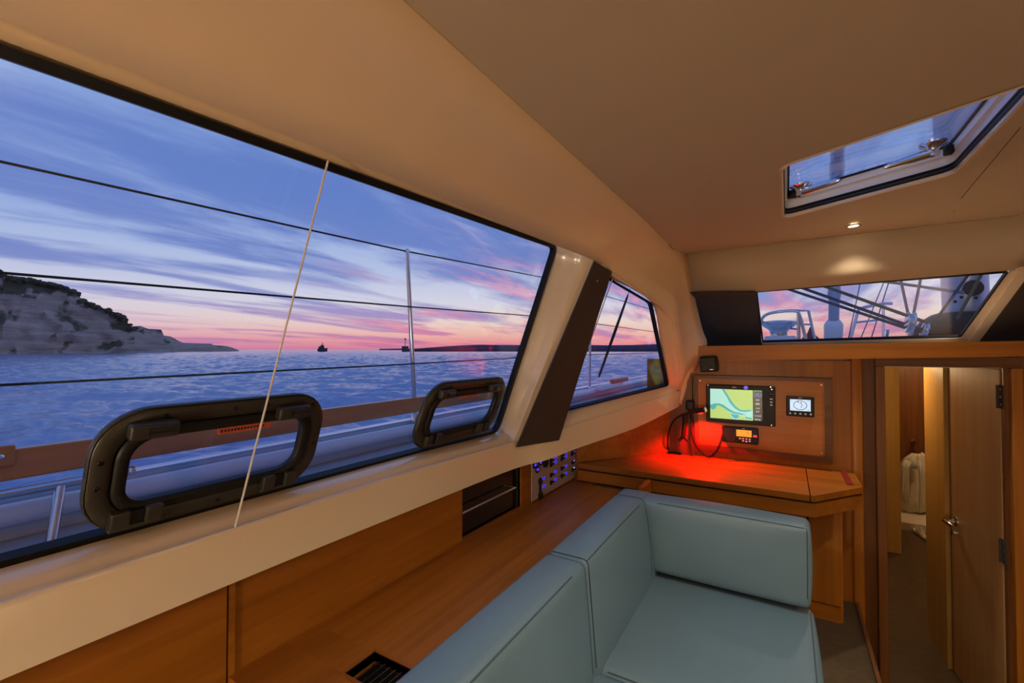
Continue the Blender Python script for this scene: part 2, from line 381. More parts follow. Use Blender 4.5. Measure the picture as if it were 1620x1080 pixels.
# reveals: head of main window, post between the windows, head and end of the forward window
hz_ = lambda X: .385+(X+.9)*.0343-.008
hy_ = lambda X: 1.19-KL*(hz_(X)+.37)+.004
hd = [(V((X, .872+dy_, zl)), V((X, hy_(X), hz_(X)))) for X, dy_, zl in ((AFT, 0, .432), (.155, 0, .438), (.8, -.004, .450), (1.60, -.012, .459))]+[(V((1.82, .80, .44)), main(878, 385)+V((0, -.01, .004)))]
MB().grid([smooth_path([a for a, b in hd], 4), smooth_path([(a+b)/2+V((0, 0, .006)) for a, b in hd], 4), smooth_path([b for a, b in hd], 4)]).build('head_reveal', 'cream_vinyl', wp, smooth=True, solid=.006)
q0, q1, q3 = oX(938, 412, 1.945), oX(965, 429, 2.095), oX(812, 703, 1.815)
sn = (q1-q0).cross(q3-q0).normalized()
if sn.y > 0: sn = -sn
def strip(x, y, d=0): return oP(x, y, q0+sn*d, sn)
post_a = [main(879, 386), main(872, 420), main(835, 530), main(800, 640), main(789, 678), main(770, 688)]       # glass side
post_b = [strip(946, 410, 0), strip(936, 442, 0), strip(888, 547, 0), strip(843, 652, 0), strip(819, 703, 0), oX(806, 708, 1.805)]
rows = []
for t, d in ((0, 0), (.12, .004), (.28, .018), (.42, .012), (.52, .020), (.7, .026), (1, 0)):
    rows.append(smooth_path([a+(b-a)*t+V((-.7, -.7, 0))*d for a, b in zip(post_a, post_b)], 5))
MB().grid(rows).build('window_post', 'cream_gelcoat', wp, smooth=True)
fr_a = [front(925, 415), front(960, 437), front(1029, 476), front(1045, 540), front(1057, 606), front(1058, 612)]
fr_b = [oX(966, 431, 2.1)+V((-.03, .03, .02)), oX(972, 434, 2.12), front(1032, 477, .05), front(1068, 520, .06), front(1077, 598, .06), Ce]
fr_b = [oX(940, 414, 1.97), oX(972, 434, 2.12), front(1061, 497, .06), front(1070, 535, .06), front(1077, 598, .06), Ce]
rows = [smooth_path([a+(b-a)*t+V((.03, .03, .01))*(4*t*(1-t)*.35) for a, b in zip(fr_a, fr_b)], 5) for t in (0, .33, .66, 1)]
MB().grid(rows).build('forward_reveal', 'cream_gelcoat', wp, smooth=True, solid=.005, auto=60)
# dark cover strip on the post
sq = [strip(938, 412), strip(965, 429), strip(875, 690), strip(812, 703)]
tr = MB(); tr.slab([p+sn*d for p, d in zip(sq, (.004, .004, .034, .018))], sn, .008)
cq = [strip(944, 408, .002), strip(960, 424, .002), strip(870, 694, .002), strip(820, 704, .002)]
MB().slab(cq, -sn, .16).build('post_core', 'cream_gelcoat', wp)
cov = st(tr.build('trim_1', 'dark_brown_vinyl'), 'dark brown slanted cover strip on the post between the side windows')
sc = sq[0]*.55+sq[1]*.45+(sq[3]-sq[0])*.08+sn*.014
MB().lathe([(.006, 0), (.006, .003), (.002, .004)], 10, frame(sc, sn.orthogonal(), sn.cross(sn.orthogonal()))).build('snap_stud', 'chrome', cov)

# ceiling with hatch opening
ce = struct('ceiling', 'beige vinyl cabin ceiling panels')
HY0, HY1 = .005, -.595; HX0, HX1 = 1.83, 2.555
HX0b, HX1b = 1.775, 2.535
def cgrid(xs, ys): return MB().grid([[V((x, y, zceil(x, y))) for x in xs] for y in ys])
def lerp(a, b, n): return [a+(b-a)*i/n for i in range(n+1)]
hx0 = lambda y: HX0+(HX0b-HX0)*(y-HY0)/(HY1-HY0); hx1 = lambda y: HX1+(HX1b-HX1)*(y-HY0)/(HY1-HY0)
cp = MB()
ysP = [.56, .3, HY0]; ysH = lerp(HY0, HY1, 4); ysS = [HY1, -.85, -1.15, -2.2, STB]
xsA = [AFT, 0, 1, 1.5]; xsF = [2.62, 2.75, 2.9, 3.0]
for ys in (ysP, ysH, ysS):
    cp.grid([[V((x, y, zceil(x, y))) for x in xsA+[hx0(min(HY0, max(HY1, y)))]] for y in ys])
    cp.grid([[V((x, y, zceil(x, y))) for x in [hx1(min(HY0, max(HY1, y)))]+xsF] for y in ys])
for ys in (ysP, ysS):
    cp.grid([[V((x, y, zceil(x, y))) for x in [hx0(min(HY0, max(HY1, y))), 2.2, hx1(min(HY0, max(HY1, y)))]] for y in ys])
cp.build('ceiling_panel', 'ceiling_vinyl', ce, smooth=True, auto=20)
MB().tube([seam(X)+V((0, .002, -.001)) for X in lerp(AFT, 3.0, 24)], .0022, 6).build('seam', 'dark_brown_vinyl', ce)
sp = [oZ(1616, 219, .70), oZ(1519, 328, .645), oZ(1500, 352, .62)]
for p in sp: p.z = zceil(p.x, p.y)+.0005
MB().tube(sp, .0012, 6).build('seam', 'dark_brown_vinyl', ce)
# header above the windscreen
hdr = MB().grid([[V((3.0, y, zceil(3.0, y))) for y in (.56, .2, -.2, -.6, -1.0, -1.6, STB)], [V((3.035, y, .47+.01*(.5-y))) for y in (.56, .2, -.2, -.6, -1.0, -1.6, STB)],
                 [V((3.05, y, .332+.03*(.49-y))) for y in (.53, .2, -.2, -.6, -1.0, -1.6, STB)]])
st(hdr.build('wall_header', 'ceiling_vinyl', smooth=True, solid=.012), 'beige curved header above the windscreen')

# windscreen, raked forward
WT = lambda y: V((3.06, y, .332+.03*(.49-y))); WB = lambda y: V((3.78, y, .022+.028*(.16-y)))
WN = (WB(-.9)-WT(.16)).cross(WT(-.9)-WT(.16)).normalized()
if WN.x > 0: WN = -WN
def scr(x, y, d=0): return oP(x, y, WT(.16)+WN*d, WN)
loopW = loop_round([scr(1205.5, 541), scr(1521, 532), scr(1597, 428), scr(1195, 460)], .02, 4)
ww = window('window_3', 'raked windscreen over the wooden bulkhead', loopW, WN, .010, 'window_glass', .006)
dk = [(oX(1096, 466, 3.06), oX(1196, 462, 3.06), oX(1205, 549, 3.70), oX(1113, 551, 3.70))]
q = [scr(1085, 462, .01), scr(1196, 460, .01), scr(1206, 549, .01), scr(1100, 553, .01)]
st(MB().slab(q, WN, .01).build('trim_2', 'dark_brown_vinyl'), 'dark brown blind panel left of the windscreen')
q = [scr(1547, 541, .02), scr(1640, 416, .02), WT(STB)+WN*.02, WB(STB)+WN*.02]
st(MB().slab(q, WN, .01).build('trim_3', 'dark_brown_vinyl'), 'dark brown blind panel right of the windscreen')
q = [scr(1520, 533), scr(1547, 541), scr(1640, 414), scr(1597, 428)]
fr = MB().slab([scr(1521, 531), scr(1596, 428), scr(1608, 424), scr(1530, 536)], WN, .012)
fr.slab([scr(1530, 536), scr(1608, 424), scr(1645, 414), scr(1547, 543)], WN, .026)
fr.build('side_frame', 'cream_gelcoat', ww)
b0 = [scr(1190, 541), scr(1521, 532), scr(1532, 536), scr(1532, 545), scr(1190, 553)]
MB().slab(b0, WN, .012).build('sill_frame', 'cream_gelcoat', ww)

# forward bulkhead
bk = struct('wall_forward', 'teak veneered bulkhead carrying the nav instruments')
MB().box(3.0, 3.03, -.335, .78, -1.86, -.06).build('veneer_panel', 'teak_z', bk)
bz = lambda y: .0215+.0135*(.43-y); bz0 = lambda y: -.067+.028*(.376-y)
MB().add([(2.955, .46, bz0(.46)), (2.955, .46, bz(.46)), (2.955, -1.7, bz(-1.7)), (2.955, -1.7, bz0(-1.7)), (3.07, .50, bz0(.46)), (3.07, .50, bz(.46)), (3.07, -1.7, bz(-1.7)), (3.07, -1.7, bz0(-1.7))],
   [(0, 1, 2, 3), (4, 7, 6, 5), (1, 5, 6, 2), (0, 3, 7, 4), (0, 4, 5, 1), (2, 6, 7, 3)]).build('beam', 'teak_y', bk)
MB().box(3.06, 3.9, -1.75, .56, -.09, -.03).build('dash_shelf', 'cream_gelcoat', bk)
MB().rbox(2.985, 3.03, -.338, -.289, -1.86, -.04, .012, 3).build('stile', 'teak_z', bk, smooth=True)
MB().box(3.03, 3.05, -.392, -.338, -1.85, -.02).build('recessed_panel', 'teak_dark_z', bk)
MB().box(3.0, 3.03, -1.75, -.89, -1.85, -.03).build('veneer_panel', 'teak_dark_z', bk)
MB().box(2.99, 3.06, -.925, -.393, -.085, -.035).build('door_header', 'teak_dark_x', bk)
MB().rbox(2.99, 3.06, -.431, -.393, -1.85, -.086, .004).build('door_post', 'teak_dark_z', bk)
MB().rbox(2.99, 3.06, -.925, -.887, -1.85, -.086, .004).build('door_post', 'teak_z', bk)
MB().box(3.0, 3.03, STB, -1.75, -1.85, .0).build('veneer_panel', 'teak_z', bk)

# corridor behind the doorway
cw = struct('wall_corridor', 'teak lined corridor beyond the doorway')
MB().box(3.60, 4.04, -.82, -.785, -1.85, .0).build('corridor_panel', 'oak_z', cw)
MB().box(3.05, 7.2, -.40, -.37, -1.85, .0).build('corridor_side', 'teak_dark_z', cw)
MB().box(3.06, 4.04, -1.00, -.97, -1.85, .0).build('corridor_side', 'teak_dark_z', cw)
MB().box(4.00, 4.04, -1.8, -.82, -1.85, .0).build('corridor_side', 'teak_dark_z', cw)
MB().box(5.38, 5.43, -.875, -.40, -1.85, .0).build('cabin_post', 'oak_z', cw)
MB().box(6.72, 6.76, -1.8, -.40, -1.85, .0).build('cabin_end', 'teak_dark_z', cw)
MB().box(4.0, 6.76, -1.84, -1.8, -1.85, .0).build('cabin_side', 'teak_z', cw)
MB().box(3.05, 6.76, -1.84, -.37, .0, .02).build('corridor_ceiling', 'cream_vinyl', cw)
MB().box(6.12, 6.72, -1.8, -.40, -1.85, -1.775).build('berth_plinth', 'white_paint', cw)
hk = oX(1444, 698, 6.69)
st(cw)

# door leaf standing open
H0, H1 = V((3.05, -.868, 0)), oZ(1508, 1061, -1.845); H1.z = 0
dd = (H0-H1).normalized(); dl = (H1-H0).length; dM = frame(V((H1.x, H1.y, -1.84)), dd, (0, 0, 1))     # local x: free edge -> hinge, z: towards the passage
door = thing('door_1', 'open pale veneer cabin door with chrome lever handle', None, dM, kind='structure')
MB().box(.006, dl-.012, 0, 1.745, -.03, 0).build('leaf', 'door_ply', door, local=True)
MB().box(0, .006, 0, 1.745, -.032, .002).build('edge_band', 'teak_dark_z', door, local=True)
hq = dM.inverted() @ oP(1513, 825, dM.to_translation(), dM.to_3x3() @ V((0, 0, 1)))
hh = MB().lathe([(.026, 0), (.026, .006), (.014, .01), (.012, .045), (.018, .05)], 16, Matrix.Translation((hq.x, hq.y, 0))).build('handle', 'chrome', door, smooth=True, local=True)
MB().tube([(hq.x, hq.y, .045), (hq.x+.02, hq.y+.004, .055), (hq.x+.075, hq.y, .052), (hq.x+.095, hq.y-.004, .05)], [.012, .014, .012, .008], 10).build('lever', 'chrome', hh, smooth=True, local=True)
MB().lathe([(.013, 0), (.013, .006), (.009, .02), (.014, .026)], 12, Matrix.Translation((hq.x+.01, hq.y-.06, 0))).build('lock_knob', 'chrome', door, smooth=True, local=True)
for py in (628, 874):
    z = (oX(1590, py, 3.03).z)+1.84
    o = MB().box(dl-.012, dl+.03, z-.055, z+.055, .001, .006).build('hinge', 'dark_brown_vinyl', door, local=True)
    MB().tube([(dl-.006, z-.055, .008), (dl-.006, z+.055, .008)], .007, 8).build('knuckle', 'dark_brown_vinyl', o, local=True)
    for k in (-.035, 0, .035): MB().lathe([(.005, 0), (.005, .002)], 8, Matrix.Translation((dl+.014, z+k, .006))).build('screw', 'chrome', o, local=True)
MB().box(3.03, 3.06, -.887, -.872, -1.85, -.05).build('door_stop', 'teak_dark_z', bk)

# wood side panelling and shelf
pl = struct('wall_port_lower', 'teak panelling and shelf under the cream sill')
wy = lambda X: 1.16-.022*(X+1.6)
def vboard(x0, x1, z0, z1, name='board', m='teak_x', off=0):
    return MB().add([(x0, wy(x0)-off, z0), (x0, wy(x0)-off, z1), (x1, wy(x1)-off, z1), (x1, wy(x1)-off, z0), (x0, wy(x0)+.02, z0), (x0, wy(x0)+.02, z1), (x1, wy(x1)+.02, z1), (x1, wy(x1)+.02, z0)],
      [(0, 1, 2, 3), (4, 7, 6, 5), (0, 4, 5, 1), (1, 5, 6, 2), (2, 6, 7, 3), (3, 7, 4, 0)]).build(name, m, pl)
SH = -.752
NX0, NX1 = 1.435, 1.885
vboard(AFT, .566, -1.33, -.512, off=.006); vboard(.571, .585, SH, -.512, off=.006); vboard(.585, NX0, SH, -.512); vboard(NX1, 2.50, SH, -.512)
vboard(NX0, NX1, SH, SH+.006)
vboard(.566, .571, -1.33, -.512, 'joint', 'dark_void', -.004)
# niche
MB().add([(NX0, wy(NX0)+.10, SH), (NX0, wy(NX0)+.10, -.50), (NX1, wy(NX1)+.10, -.50), (NX1, wy(NX1)+.10, SH), (NX0, wy(NX0)+.01, SH), (NX0, wy(NX0)+.01, -.50), (NX1, wy(NX1)+.01, -.50), (NX1, wy(NX1)+.01, SH)],
   [(0, 1, 2, 3), (0, 4, 5, 1), (1, 5, 6, 2), (2, 6, 7, 3), (3, 7, 4, 0)]).build('niche_lining', 'dark_void', pl)
# shelf with cut-out for the grille
def shelf(x0, x1, y0, y1): MB().box(x0, x1, y0, y1, SH-.022, SH).build('shelf_board', 'teak_x', pl)
GX0, GX1, GY0, GY1 = .715, .805, .60, .885
shelf(.571, GX0, .58, 1.13); shelf(GX0, GX1, GY1, 1.13); shelf(GX0, GX1, .58, GY0); shelf(GX1, 2.46, .58, 1.125)
MB().box(.571, .585, .58, 1.13, -1.33, SH-.022).build('shelf_end', 'teak_y', pl); MB().box(.585, 2.46, 1.10, 1.14, -1.33, SH-.022).build('hull_lining', 'teak_dark_x', pl)
# angled panelling by the desk
MB().slab([(2.46, 1.045, -.75), (3.0, .61, -.75), (3.0, .61, -.30), (2.46, 1.045, -.44)], (.63, .78, 0), .02).build('angled_board', 'teak_x', pl)
cpx = oZ(1051, 711, -.65)
MB().box(2.972, 3.0, .50, .66, -.65, -.06).build('corner_post', 'teak_dark_z', pl)

# ------------------------------------------------------------ outside: sea, land
def add_sea():
    m = bpy.data.materials.new('sea_water'); m.use_nodes = True; t = NT(m.node_tree); b = m.node_tree.nodes['Principled BSDF']
    b.inputs['Base Color'].default_value = (.26, .32, .52, 1); b.inputs['Roughness'].default_value = .12; b.inputs['IOR'].default_value = 1.33
    tcn = t.n('ShaderNodeTexCoord').outputs['Object']
    a = t.n('ShaderNodeTexNoise', {'Vector': t.n('ShaderNodeMapping', {0: tcn, 'Rotation': (0, 0, .5), 'Scale': (.5, 1.1, 1)}).outputs[0], 'Scale': 1.4, 'Detail': 6., 'Roughness': .6}).outputs[0]
    c = t.n('ShaderNodeTexNoise', {'Vector': t.n('ShaderNodeMapping', {0: tcn, 'Rotation': (0, 0, .2), 'Scale': (.6, 1., 1)}).outputs[0], 'Scale': .12, 'Detail': 5., 'Roughness': .6}).outputs[0]
    h = t.math('ADD', t.math('MULTIPLY', a, .16), t.math('MULTIPLY', c, .5))
    bp = t.n('ShaderNodeBump', {'Height': h, 'Strength': 1., 'Distance': .9}); t.t.links.new(bp.outputs[0], b.inputs['Normal'])
    MT['sea'] = m
add_sea()
SEA = -2.1
def build_sea():
    import numpy as np
    rg = np.random.default_rng(5); nr, na = 540, 900
    r = 5*np.exp(np.linspace(0, math.log(800/5), nr)); a = np.radians(np.linspace(-22, 116, na))
    R, A_ = np.meshgrid(r, a, indexing='ij'); X = R*np.cos(A_); Y = R*np.sin(A_); Z = np.zeros_like(X); sp = R*math.log(160)/nr
    for lam in np.geomspace(.30, 5., 44):
        th = math.radians(205)+rg.normal(0, .55); k = 2*math.pi/lam
        amp = .050*lam/(2*math.pi)*np.clip(lam/(1.4*sp), .12, 1)
        Z += amp*np.sin(k*(X*math.cos(th)+Y*math.sin(th))+rg.uniform(0, 6.28))
    Z *= np.clip((800-R)/200, 0, 1); co_ = np.stack([X, Y, Z+SEA], -1).reshape(-1, 3)
    idx = np.arange(nr*na).reshape(nr, na); q = np.stack([idx[:-1, :-1], idx[1:, :-1], idx[1:, 1:], idx[:-1, 1:]], -1).reshape(-1, 4)
    n0 = len(co_); L_ = 9000; flat = np.array([(-L_, -L_, SEA-.25), (L_, -L_, SEA-.25), (L_, L_, SEA-.25), (-L_, L_, SEA-.25)])
    co_ = np.vstack([co_, flat]); q = np.vstack([q, [[n0, n0+1, n0+2, n0+3]]])
    me = bpy.data.meshes.new('sea'); me.vertices.add(len(co_)); me.vertices.foreach_set('co', co_.astype(np.float32).ravel())
    me.loops.add(q.size); me.loops.foreach_set('vertex_index', q.astype(np.int32).ravel())
    me.polygons.add(len(q)); me.polygons.foreach_set('loop_start', np.arange(0, q.size, 4, dtype=np.int32))
    me.update(calc_edges=True); me.polygons.foreach_set('use_smooth', np.ones(len(q), dtype=bool)); me.materials.append(MT['sea'])
    o = bpy.data.objects.new('sea', me); COL.objects.link(o); o.location = (0, 0, EYE); o['kind'] = 'stuff'; o['label'] = 'rippled blue dusk sea outside the windows'; o['category'] = 'sea'
build_sea()

def rockmat():
    m = bpy.data.materials.new('cliff_rock'); m.use_nodes = True; t = NT(m.node_tree); b = m.node_tree.nodes['Principled BSDF']
    tcn = t.n('ShaderNodeTexCoord').outputs['Object']
    n = t.n('ShaderNodeTexNoise', {'Vector': t.n('ShaderNodeMapping', {0: tcn, 'Scale': (.02, .02, .22)}).outputs[0], 'Scale': 1.4, 'Detail': 8., 'Roughness': .65, 'Distortion': .7}).outputs[0]
    g = t.n('ShaderNodeTexNoise', {'Vector': tcn, 'Scale': .05, 'Detail': 6., 'Roughness': .7}).outputs[0]
    c = t.ramp(n, [(.3, (.38, .30, .24, 1)), (.45, (.56, .44, .34, 1)), (.6, (.64, .51, .39, 1)), (.75, (.48, .39, .32, 1))])
    nz = t.n('ShaderNodeSeparateXYZ', {0: t.n('ShaderNodeNewGeometry').outputs['Normal']}).outputs[2]
    zo = t.n('ShaderNodeSeparateXYZ', {0: tcn}).outputs[2]
    f = t.math('ADD', t.math('ADD', t.math('MULTIPLY', nz, .55), t.math('MULTIPLY', g, 1.3)), t.math('MULTIPLY', zo, .0065))
    f = t.n('ShaderNodeMapRange', {0: f, 1: .95, 2: 1.1, 3: 0., 4: 1.}).outputs[0]
    t.t.links.new(t.mix(f, c, (.10, .10, .06, 1)), b.inputs['Base Color']); b.inputs['Roughness'].default_value = .95
    bp = t.n('ShaderNodeBump', {'Height': n, 'Strength': .9, 'Distance': 3.}); t.t.links.new(bp.outputs[0], b.inputs['Normal']); MT['rock'] = m
rockmat()
M_('scrub', (.085, .09, .05), .95, var=.4, vscale=.5); M_('far_hill', (.075, .075, .13), 1.); M_('far_stone', (.06, .06, .09), 1.); M_('ship_dark', (.03, .03, .05), .7)
def cliff(name, label, prof, D, depth, m, seed, rough=1., rows_n=16, shrubs=None):
    # prof: (px, py) silhouette; D(px): distance
    pts = []
    for i in range(len(prof)-1):
        (x0, y0), (x1, y1) = prof[i], prof[i+1]; n = max(2, int(abs(x1-x0)/5))
        pts += [(x0+(x1-x0)*k/n, y0+(y1-y0)*k/n) for k in range(n)]
    pts.append(prof[-1]); rows = []
    tops = []
    for px, py in pts:
        d = D(px); top = oD(px, py, d); hz = top.z-SEA; hv = V((top.x, top.y, 0)); out = hv.normalized(); r = []
        for k in range(rows_n+1):
            t = k/rows_n
            nn = noise.fractal(V((px*.03+seed, t*hz*.16, seed)), 1., 2., 5)*rough*(2+hz*.10)
            st_ = noise.noise(V((seed, t*hz*.35+px*.004, 3.)))*rough*hz*.05
            back = hz*(.10*t+.35*max(0, t-.55)**1.3)
            p = hv+out*(back+nn+st_); r.append(V((p.x, p.y, SEA-.5+(hz+.5)*t)))
        e = r[-1]; tops.append((e, hz, out))
        for j, bk_ in ((1, .3), (2, .7), (3, 1.)): q = e+out*depth*bk_; r.append(V((q.x, q.y, e.z+hz*.05*(1-bk_)*3*bk_-(hz+2)*(bk_ > .95))))
        rows.append(r)
    o = MB().grid(rows).build(name, m, smooth=True, auto=55); tag(o, label, 'cliff')
    return o, tops
prof = [(-420, 300), (-250, 350), (-100, 395), (-40, 415), (0, 430), (12, 436), (45, 441), (75, 446), (100, 452), (118, 462), (130, 474), (150, 484), (170, 492), (190, 500), (197, 508), (205, 517), (213, 519)]
cl, tops = cliff('sea_cliff', 'tall weathered limestone cliff at the left of the bay', prof, lambda p: 330+.25*p, 120, 'rock', 1.7, 1.)
def shrubs_on(tops, label, seed, cnt, name, hmin=8):
    rnd = random.Random(seed); mb = MB()
    bm0 = bmesh.new(); bmesh.ops.create_icosphere(bm0, subdivisions=2, radius=1); ico = [v.co.copy() for v in bm0.verts]; icf = [[v.index for v in f.verts] for f in bm0.faces]; bm0.free()
    for _ in range(cnt):
        e, hz, out = rnd.choice(tops)
        if hz < hmin: continue
        s = rnd.uniform(.5, 1.35); q = e+out*rnd.uniform(-5, 16)+V((rnd.uniform(-1.5, 1.5), rnd.uniform(-1.5, 1.5), rnd.uniform(-.8, .5)))
        ph = rnd.uniform(0, 50)
        mb.add([q+V((v.x*s*1.4, v.y*s*1.4, v.z*s))*(1+.75*noise.noise(v*3.1+V((ph, 0, 0)))) for v in ico], icf)
    o = mb.build(name, 'scrub', smooth=False); o['kind'] = 'stuff'; o['label'] = label; o['category'] = 'bushes'
shrubs_on(tops, 'dark green scrub along the top of the tall cliff', 4, 1100, 'cliff_scrub')
prof2 = [(180, 512), (205, 516), (222, 515), (235, 520), (255, 521), (259, 530), (262, 537), (275, 540)]
c2, t2 = cliff('headland_bluff', 'small pale rock bluff beyond the tall cliff', prof2, lambda p: 480+.2*p, 60, 'rock', 5.1, .6, 12)
prof3 = [(255, 530), (270, 532), (282, 539), (290, 542), (312, 543), (334, 543.5), (338, 546), (356, 547), (368, 550), (378, 554)]
c3, t3 = cliff('low_headland', 'low rocky point tailing off into the sea', prof3, lambda p: 560+.3*p, 60, 'rock', 9.3, .35, 8)
# far hills and breakwater
prof4 = [(600, 551.5), (660, 551), (700, 548), (730, 546), (760, 545), (800, 545.5), (850, 546), (900, 545), (960, 546), (1000, 545.5), (1040, 544), (1060, 542), (1120, 540), (1200, 543), (1320, 546), (1500, 548), (1700, 550)]
h4, _ = cliff('far_hills', 'long low bluish hills on the horizon', prof4, lambda p: 2600, 500, 'far_hill', 2.2, .8, 5); h4['category'] = 'hills'
bwp = [oD(x, 555, 520) for x in lerp(636, 1200, 30)]
mb = MB()
for a, b in zip(bwp[:-1], bwp[1:]):
    o_ = V((a.x, a.y, 0)).normalized()*6
    mb.add([V((a.x, a.y, SEA-1)), V((b.x, b.y, SEA-1)), V((b.x, b.y, SEA+3.0)), V((a.x, a.y, SEA+3.0)), V((a.x, a.y, SEA-1))+o_, V((b.x, b.y, SEA-1))+o_, V((b.x, b.y, SEA+3.0))+o_, V((a.x, a.y, SEA+3.0))+o_], [(0, 1, 2, 3), (3, 2, 6, 7), (4, 7, 6, 5)])
tag(mb.build('breakwater', 'far_stone'), 'long dark stone breakwater low on the horizon', 'breakwater')
b0 = oD(641, 555, 515); b0.z = SEA
bc = thing('harbour_beacon', 'small harbour light beacon on the end of the breakwater', 'beacon', b0)
MB().box(b0.x-2.6, b0.x+2.6, b0.y-2.6, b0.y+2.6, SEA, SEA+6).build('base', 'far_stone', bc)
MB().tube([b0+V((0, 0, 6)), b0+V((0, 0, 14))], .35, 6).build('mast', 'ship_dark', bc); MB().lathe([(.9, 0), (.9, 1.2), (.2, 1.9)], 8, Matrix.Translation(b0+V((0, 0, 13)))).build('lantern', 'ship_dark', bc)
s0 = oD(510, 556.5, 560); s0.z = SEA; su = V((-s0.y, s0.x, 0)).normalized(); sM = frame(s0, -su, (0, 0, 1))
sh = thing('small_ship', 'small dark ship on the horizon heading out', 'ship', sM)
MB().prism([(-5, 0), (5, 0), (5.6, 4.2), (3, 3.6), (-5.2, 3.4)], -1.6, 1.6).build('hull', 'ship_dark', sh, local=True)
MB().box(-4, 2.2, 3.3, 5.8, -1.3, 1.3).box(-2, 1.4, 5.8, 7.4, -1, 1).build('deckhouse', 'ship_dark', sh, local=True)
MB().tube([(0, 7.3, 0), (0, 10.2, 0)], .3, 6).tube([(-1.3, 8.6, 0), (1.3, 8.6, 0)], .2, 6).build('mast', 'ship_dark', sh, local=True)
l0 = oX(1282, 535, 60); l0.z = SEA
lh = thing('lighthouse', 'tiny lighthouse seen through the windscreen', 'lighthouse', l0)
MB().lathe([(1.3, 0), (1.0, 2.7)], 10, Matrix.Translation(l0)).build('tower', 'white_gelcoat', lh); MB().lathe([(1., 2.7), (.8, 3.4), (.3, 3.9), (.05, 4.6)], 10, Matrix.Translation(l0)).build('lantern_room', 'red_dark', lh)

# ------------------------------------------------------------ outside: deck and rails
dkz = -.56
hull = struct('deck', 'pale side deck and foredeck outside the windows')
MB().box(-3, 14, 1.22, 1.97, dkz-.05, dkz).build('side_deck', 'grey_deck', hull)
MB().box(8.0, 14, -4.2, 1.22, -.60, -.50).build('foredeck', 'grey_deck', hull); MB().box(3.92, 8.0, .5, 1.22, -.60, -.50).build('foredeck', 'grey_deck', hull)
MB().rbox(3.92, 8.0, -2.9, .5, .022, .032, .004, 2).box(7.95, 7.99, -2.88, .48, -.5, .025).box(3.92, 7.95, .46, .49, -.5, .025).build('coachroof', 'white_gelcoat', hull)
MB().box(-3, 14, 1.98, 2.04, -1.9, -.43).build('hull_side', 'white_gelcoat', hull)
MB().tube([(-3, 1.93, -.478), (14, 1.93, -.478)], .034, 12).build('gunwale_roll', 'white_gelcoat', hull, smooth=True)
MB().box(-3, 14, 1.955, 1.985, -.46, -.425).build('toe_rail', 'steel', hull)
MB().box(-3, 3.6, 1.205, 1.225, dkz, -.385).build('cabin_side', 'white_gelcoat', hull)
tr_ = thing('teak_rail_plank', 'varnished brown rail plank along the ship side outside the window', 'rail', (1, 1.93, -.38))
MB().rbox(-3, 3.4, 1.915, 1.945, -.377, -.288, .006, 2).build('plank', 'varnish_x', tr_, smooth=True, wn=True)
pk0 = oY(0, 722, 1.913)
MB().rbox(pk0.x-.05, pk0.x+.03, 1.905, 1.917, pk0.z-.03, pk0.z+.03, .012, 3).build('fitting', 'varnish_x', tr_, smooth=True)
MB().lathe([(.012, 0), (.010, .006), (.004, .010)], 10, frame(pk0, (1, 0, 0), (0, 0, 1))).build('bolt', 'chrome', tr_)
gr = thing('grab_rail', 'short stainless deck rail ending in a ball outside the window', 'rail', (.3, 1.87, dkz))
ge = oY(209, 745, 1.87)
MB().tube([(-2.5, 1.87, -.392), (ge.x-.012, 1.87, ge.z)], .0135, 12).build('tube', 'steel', gr, smooth=True)
MB().lathe([(.002, -.017), (.012, -.013), (.017, 0), (.012, .013), (.002, .017)], 14, Matrix.Translation(ge)).build('ball_end', 'chrome', gr, smooth=True)
MB().tube([(.475, 1.865, -.41), (.44, 1.80, dkz+.005)], .013, 12).lathe([(.026, 0), (.026, .006), (.014, .01)], 12, Matrix.Translation((.44, 1.80, dkz))).build('stub_post', 'steel', gr, smooth=True)
# stanchions and lifelines
def stanchion(X, label, lean=.11, z0=-.43, z1=.58):
    s = thing('stanchion', label, 'stanchion', (X, 1.95, z0), 'lifeline stanchions along the port rail')
    MB().tube([(X, 1.935, z0), (X-lean, 1.90, z1)], [.0145, .0115], 12).build('tube', 'steel', s, smooth=True)
    MB().lathe([(.015, -.01), (.015, .005), (.006, .012)], 12, Matrix.Translation((X-lean, 1.90, z1))).build('cap', 'steel', s, smooth=True)
    MB().lathe([(.028, 0), (.026, .03), (.017, .05)], 12, Matrix.Translation((X, 1.935, z0))).build('foot', 'steel', s, smooth=True)
stanchion(2.07, 'leaning stainless lifeline stanchion seen through the large window'); stanchion(4.92, 'stainless lifeline stanchion seen through the forward side window', .03, -.47, .62)
for (zs, lb) in (((.532, .532, .575, .66, .66), 'top'), ((.217, .217, .252, .30, .3), 'middle'), ((-.10, -.10, -.085, -.06, -.05), 'bottom')):
    xx = (-3, .346, 1.94, 3.7, 9.5)
    o = MB().tube([V((x, 1.90, z)) for x, z in zip(xx, zs)], .0042, 6).build('lifeline', 'black_plastic', smooth=True)
    tag(o, f'dark wire lifeline, {lb} one of the three outside the window', 'lifeline', 'lifelines along the port rail')
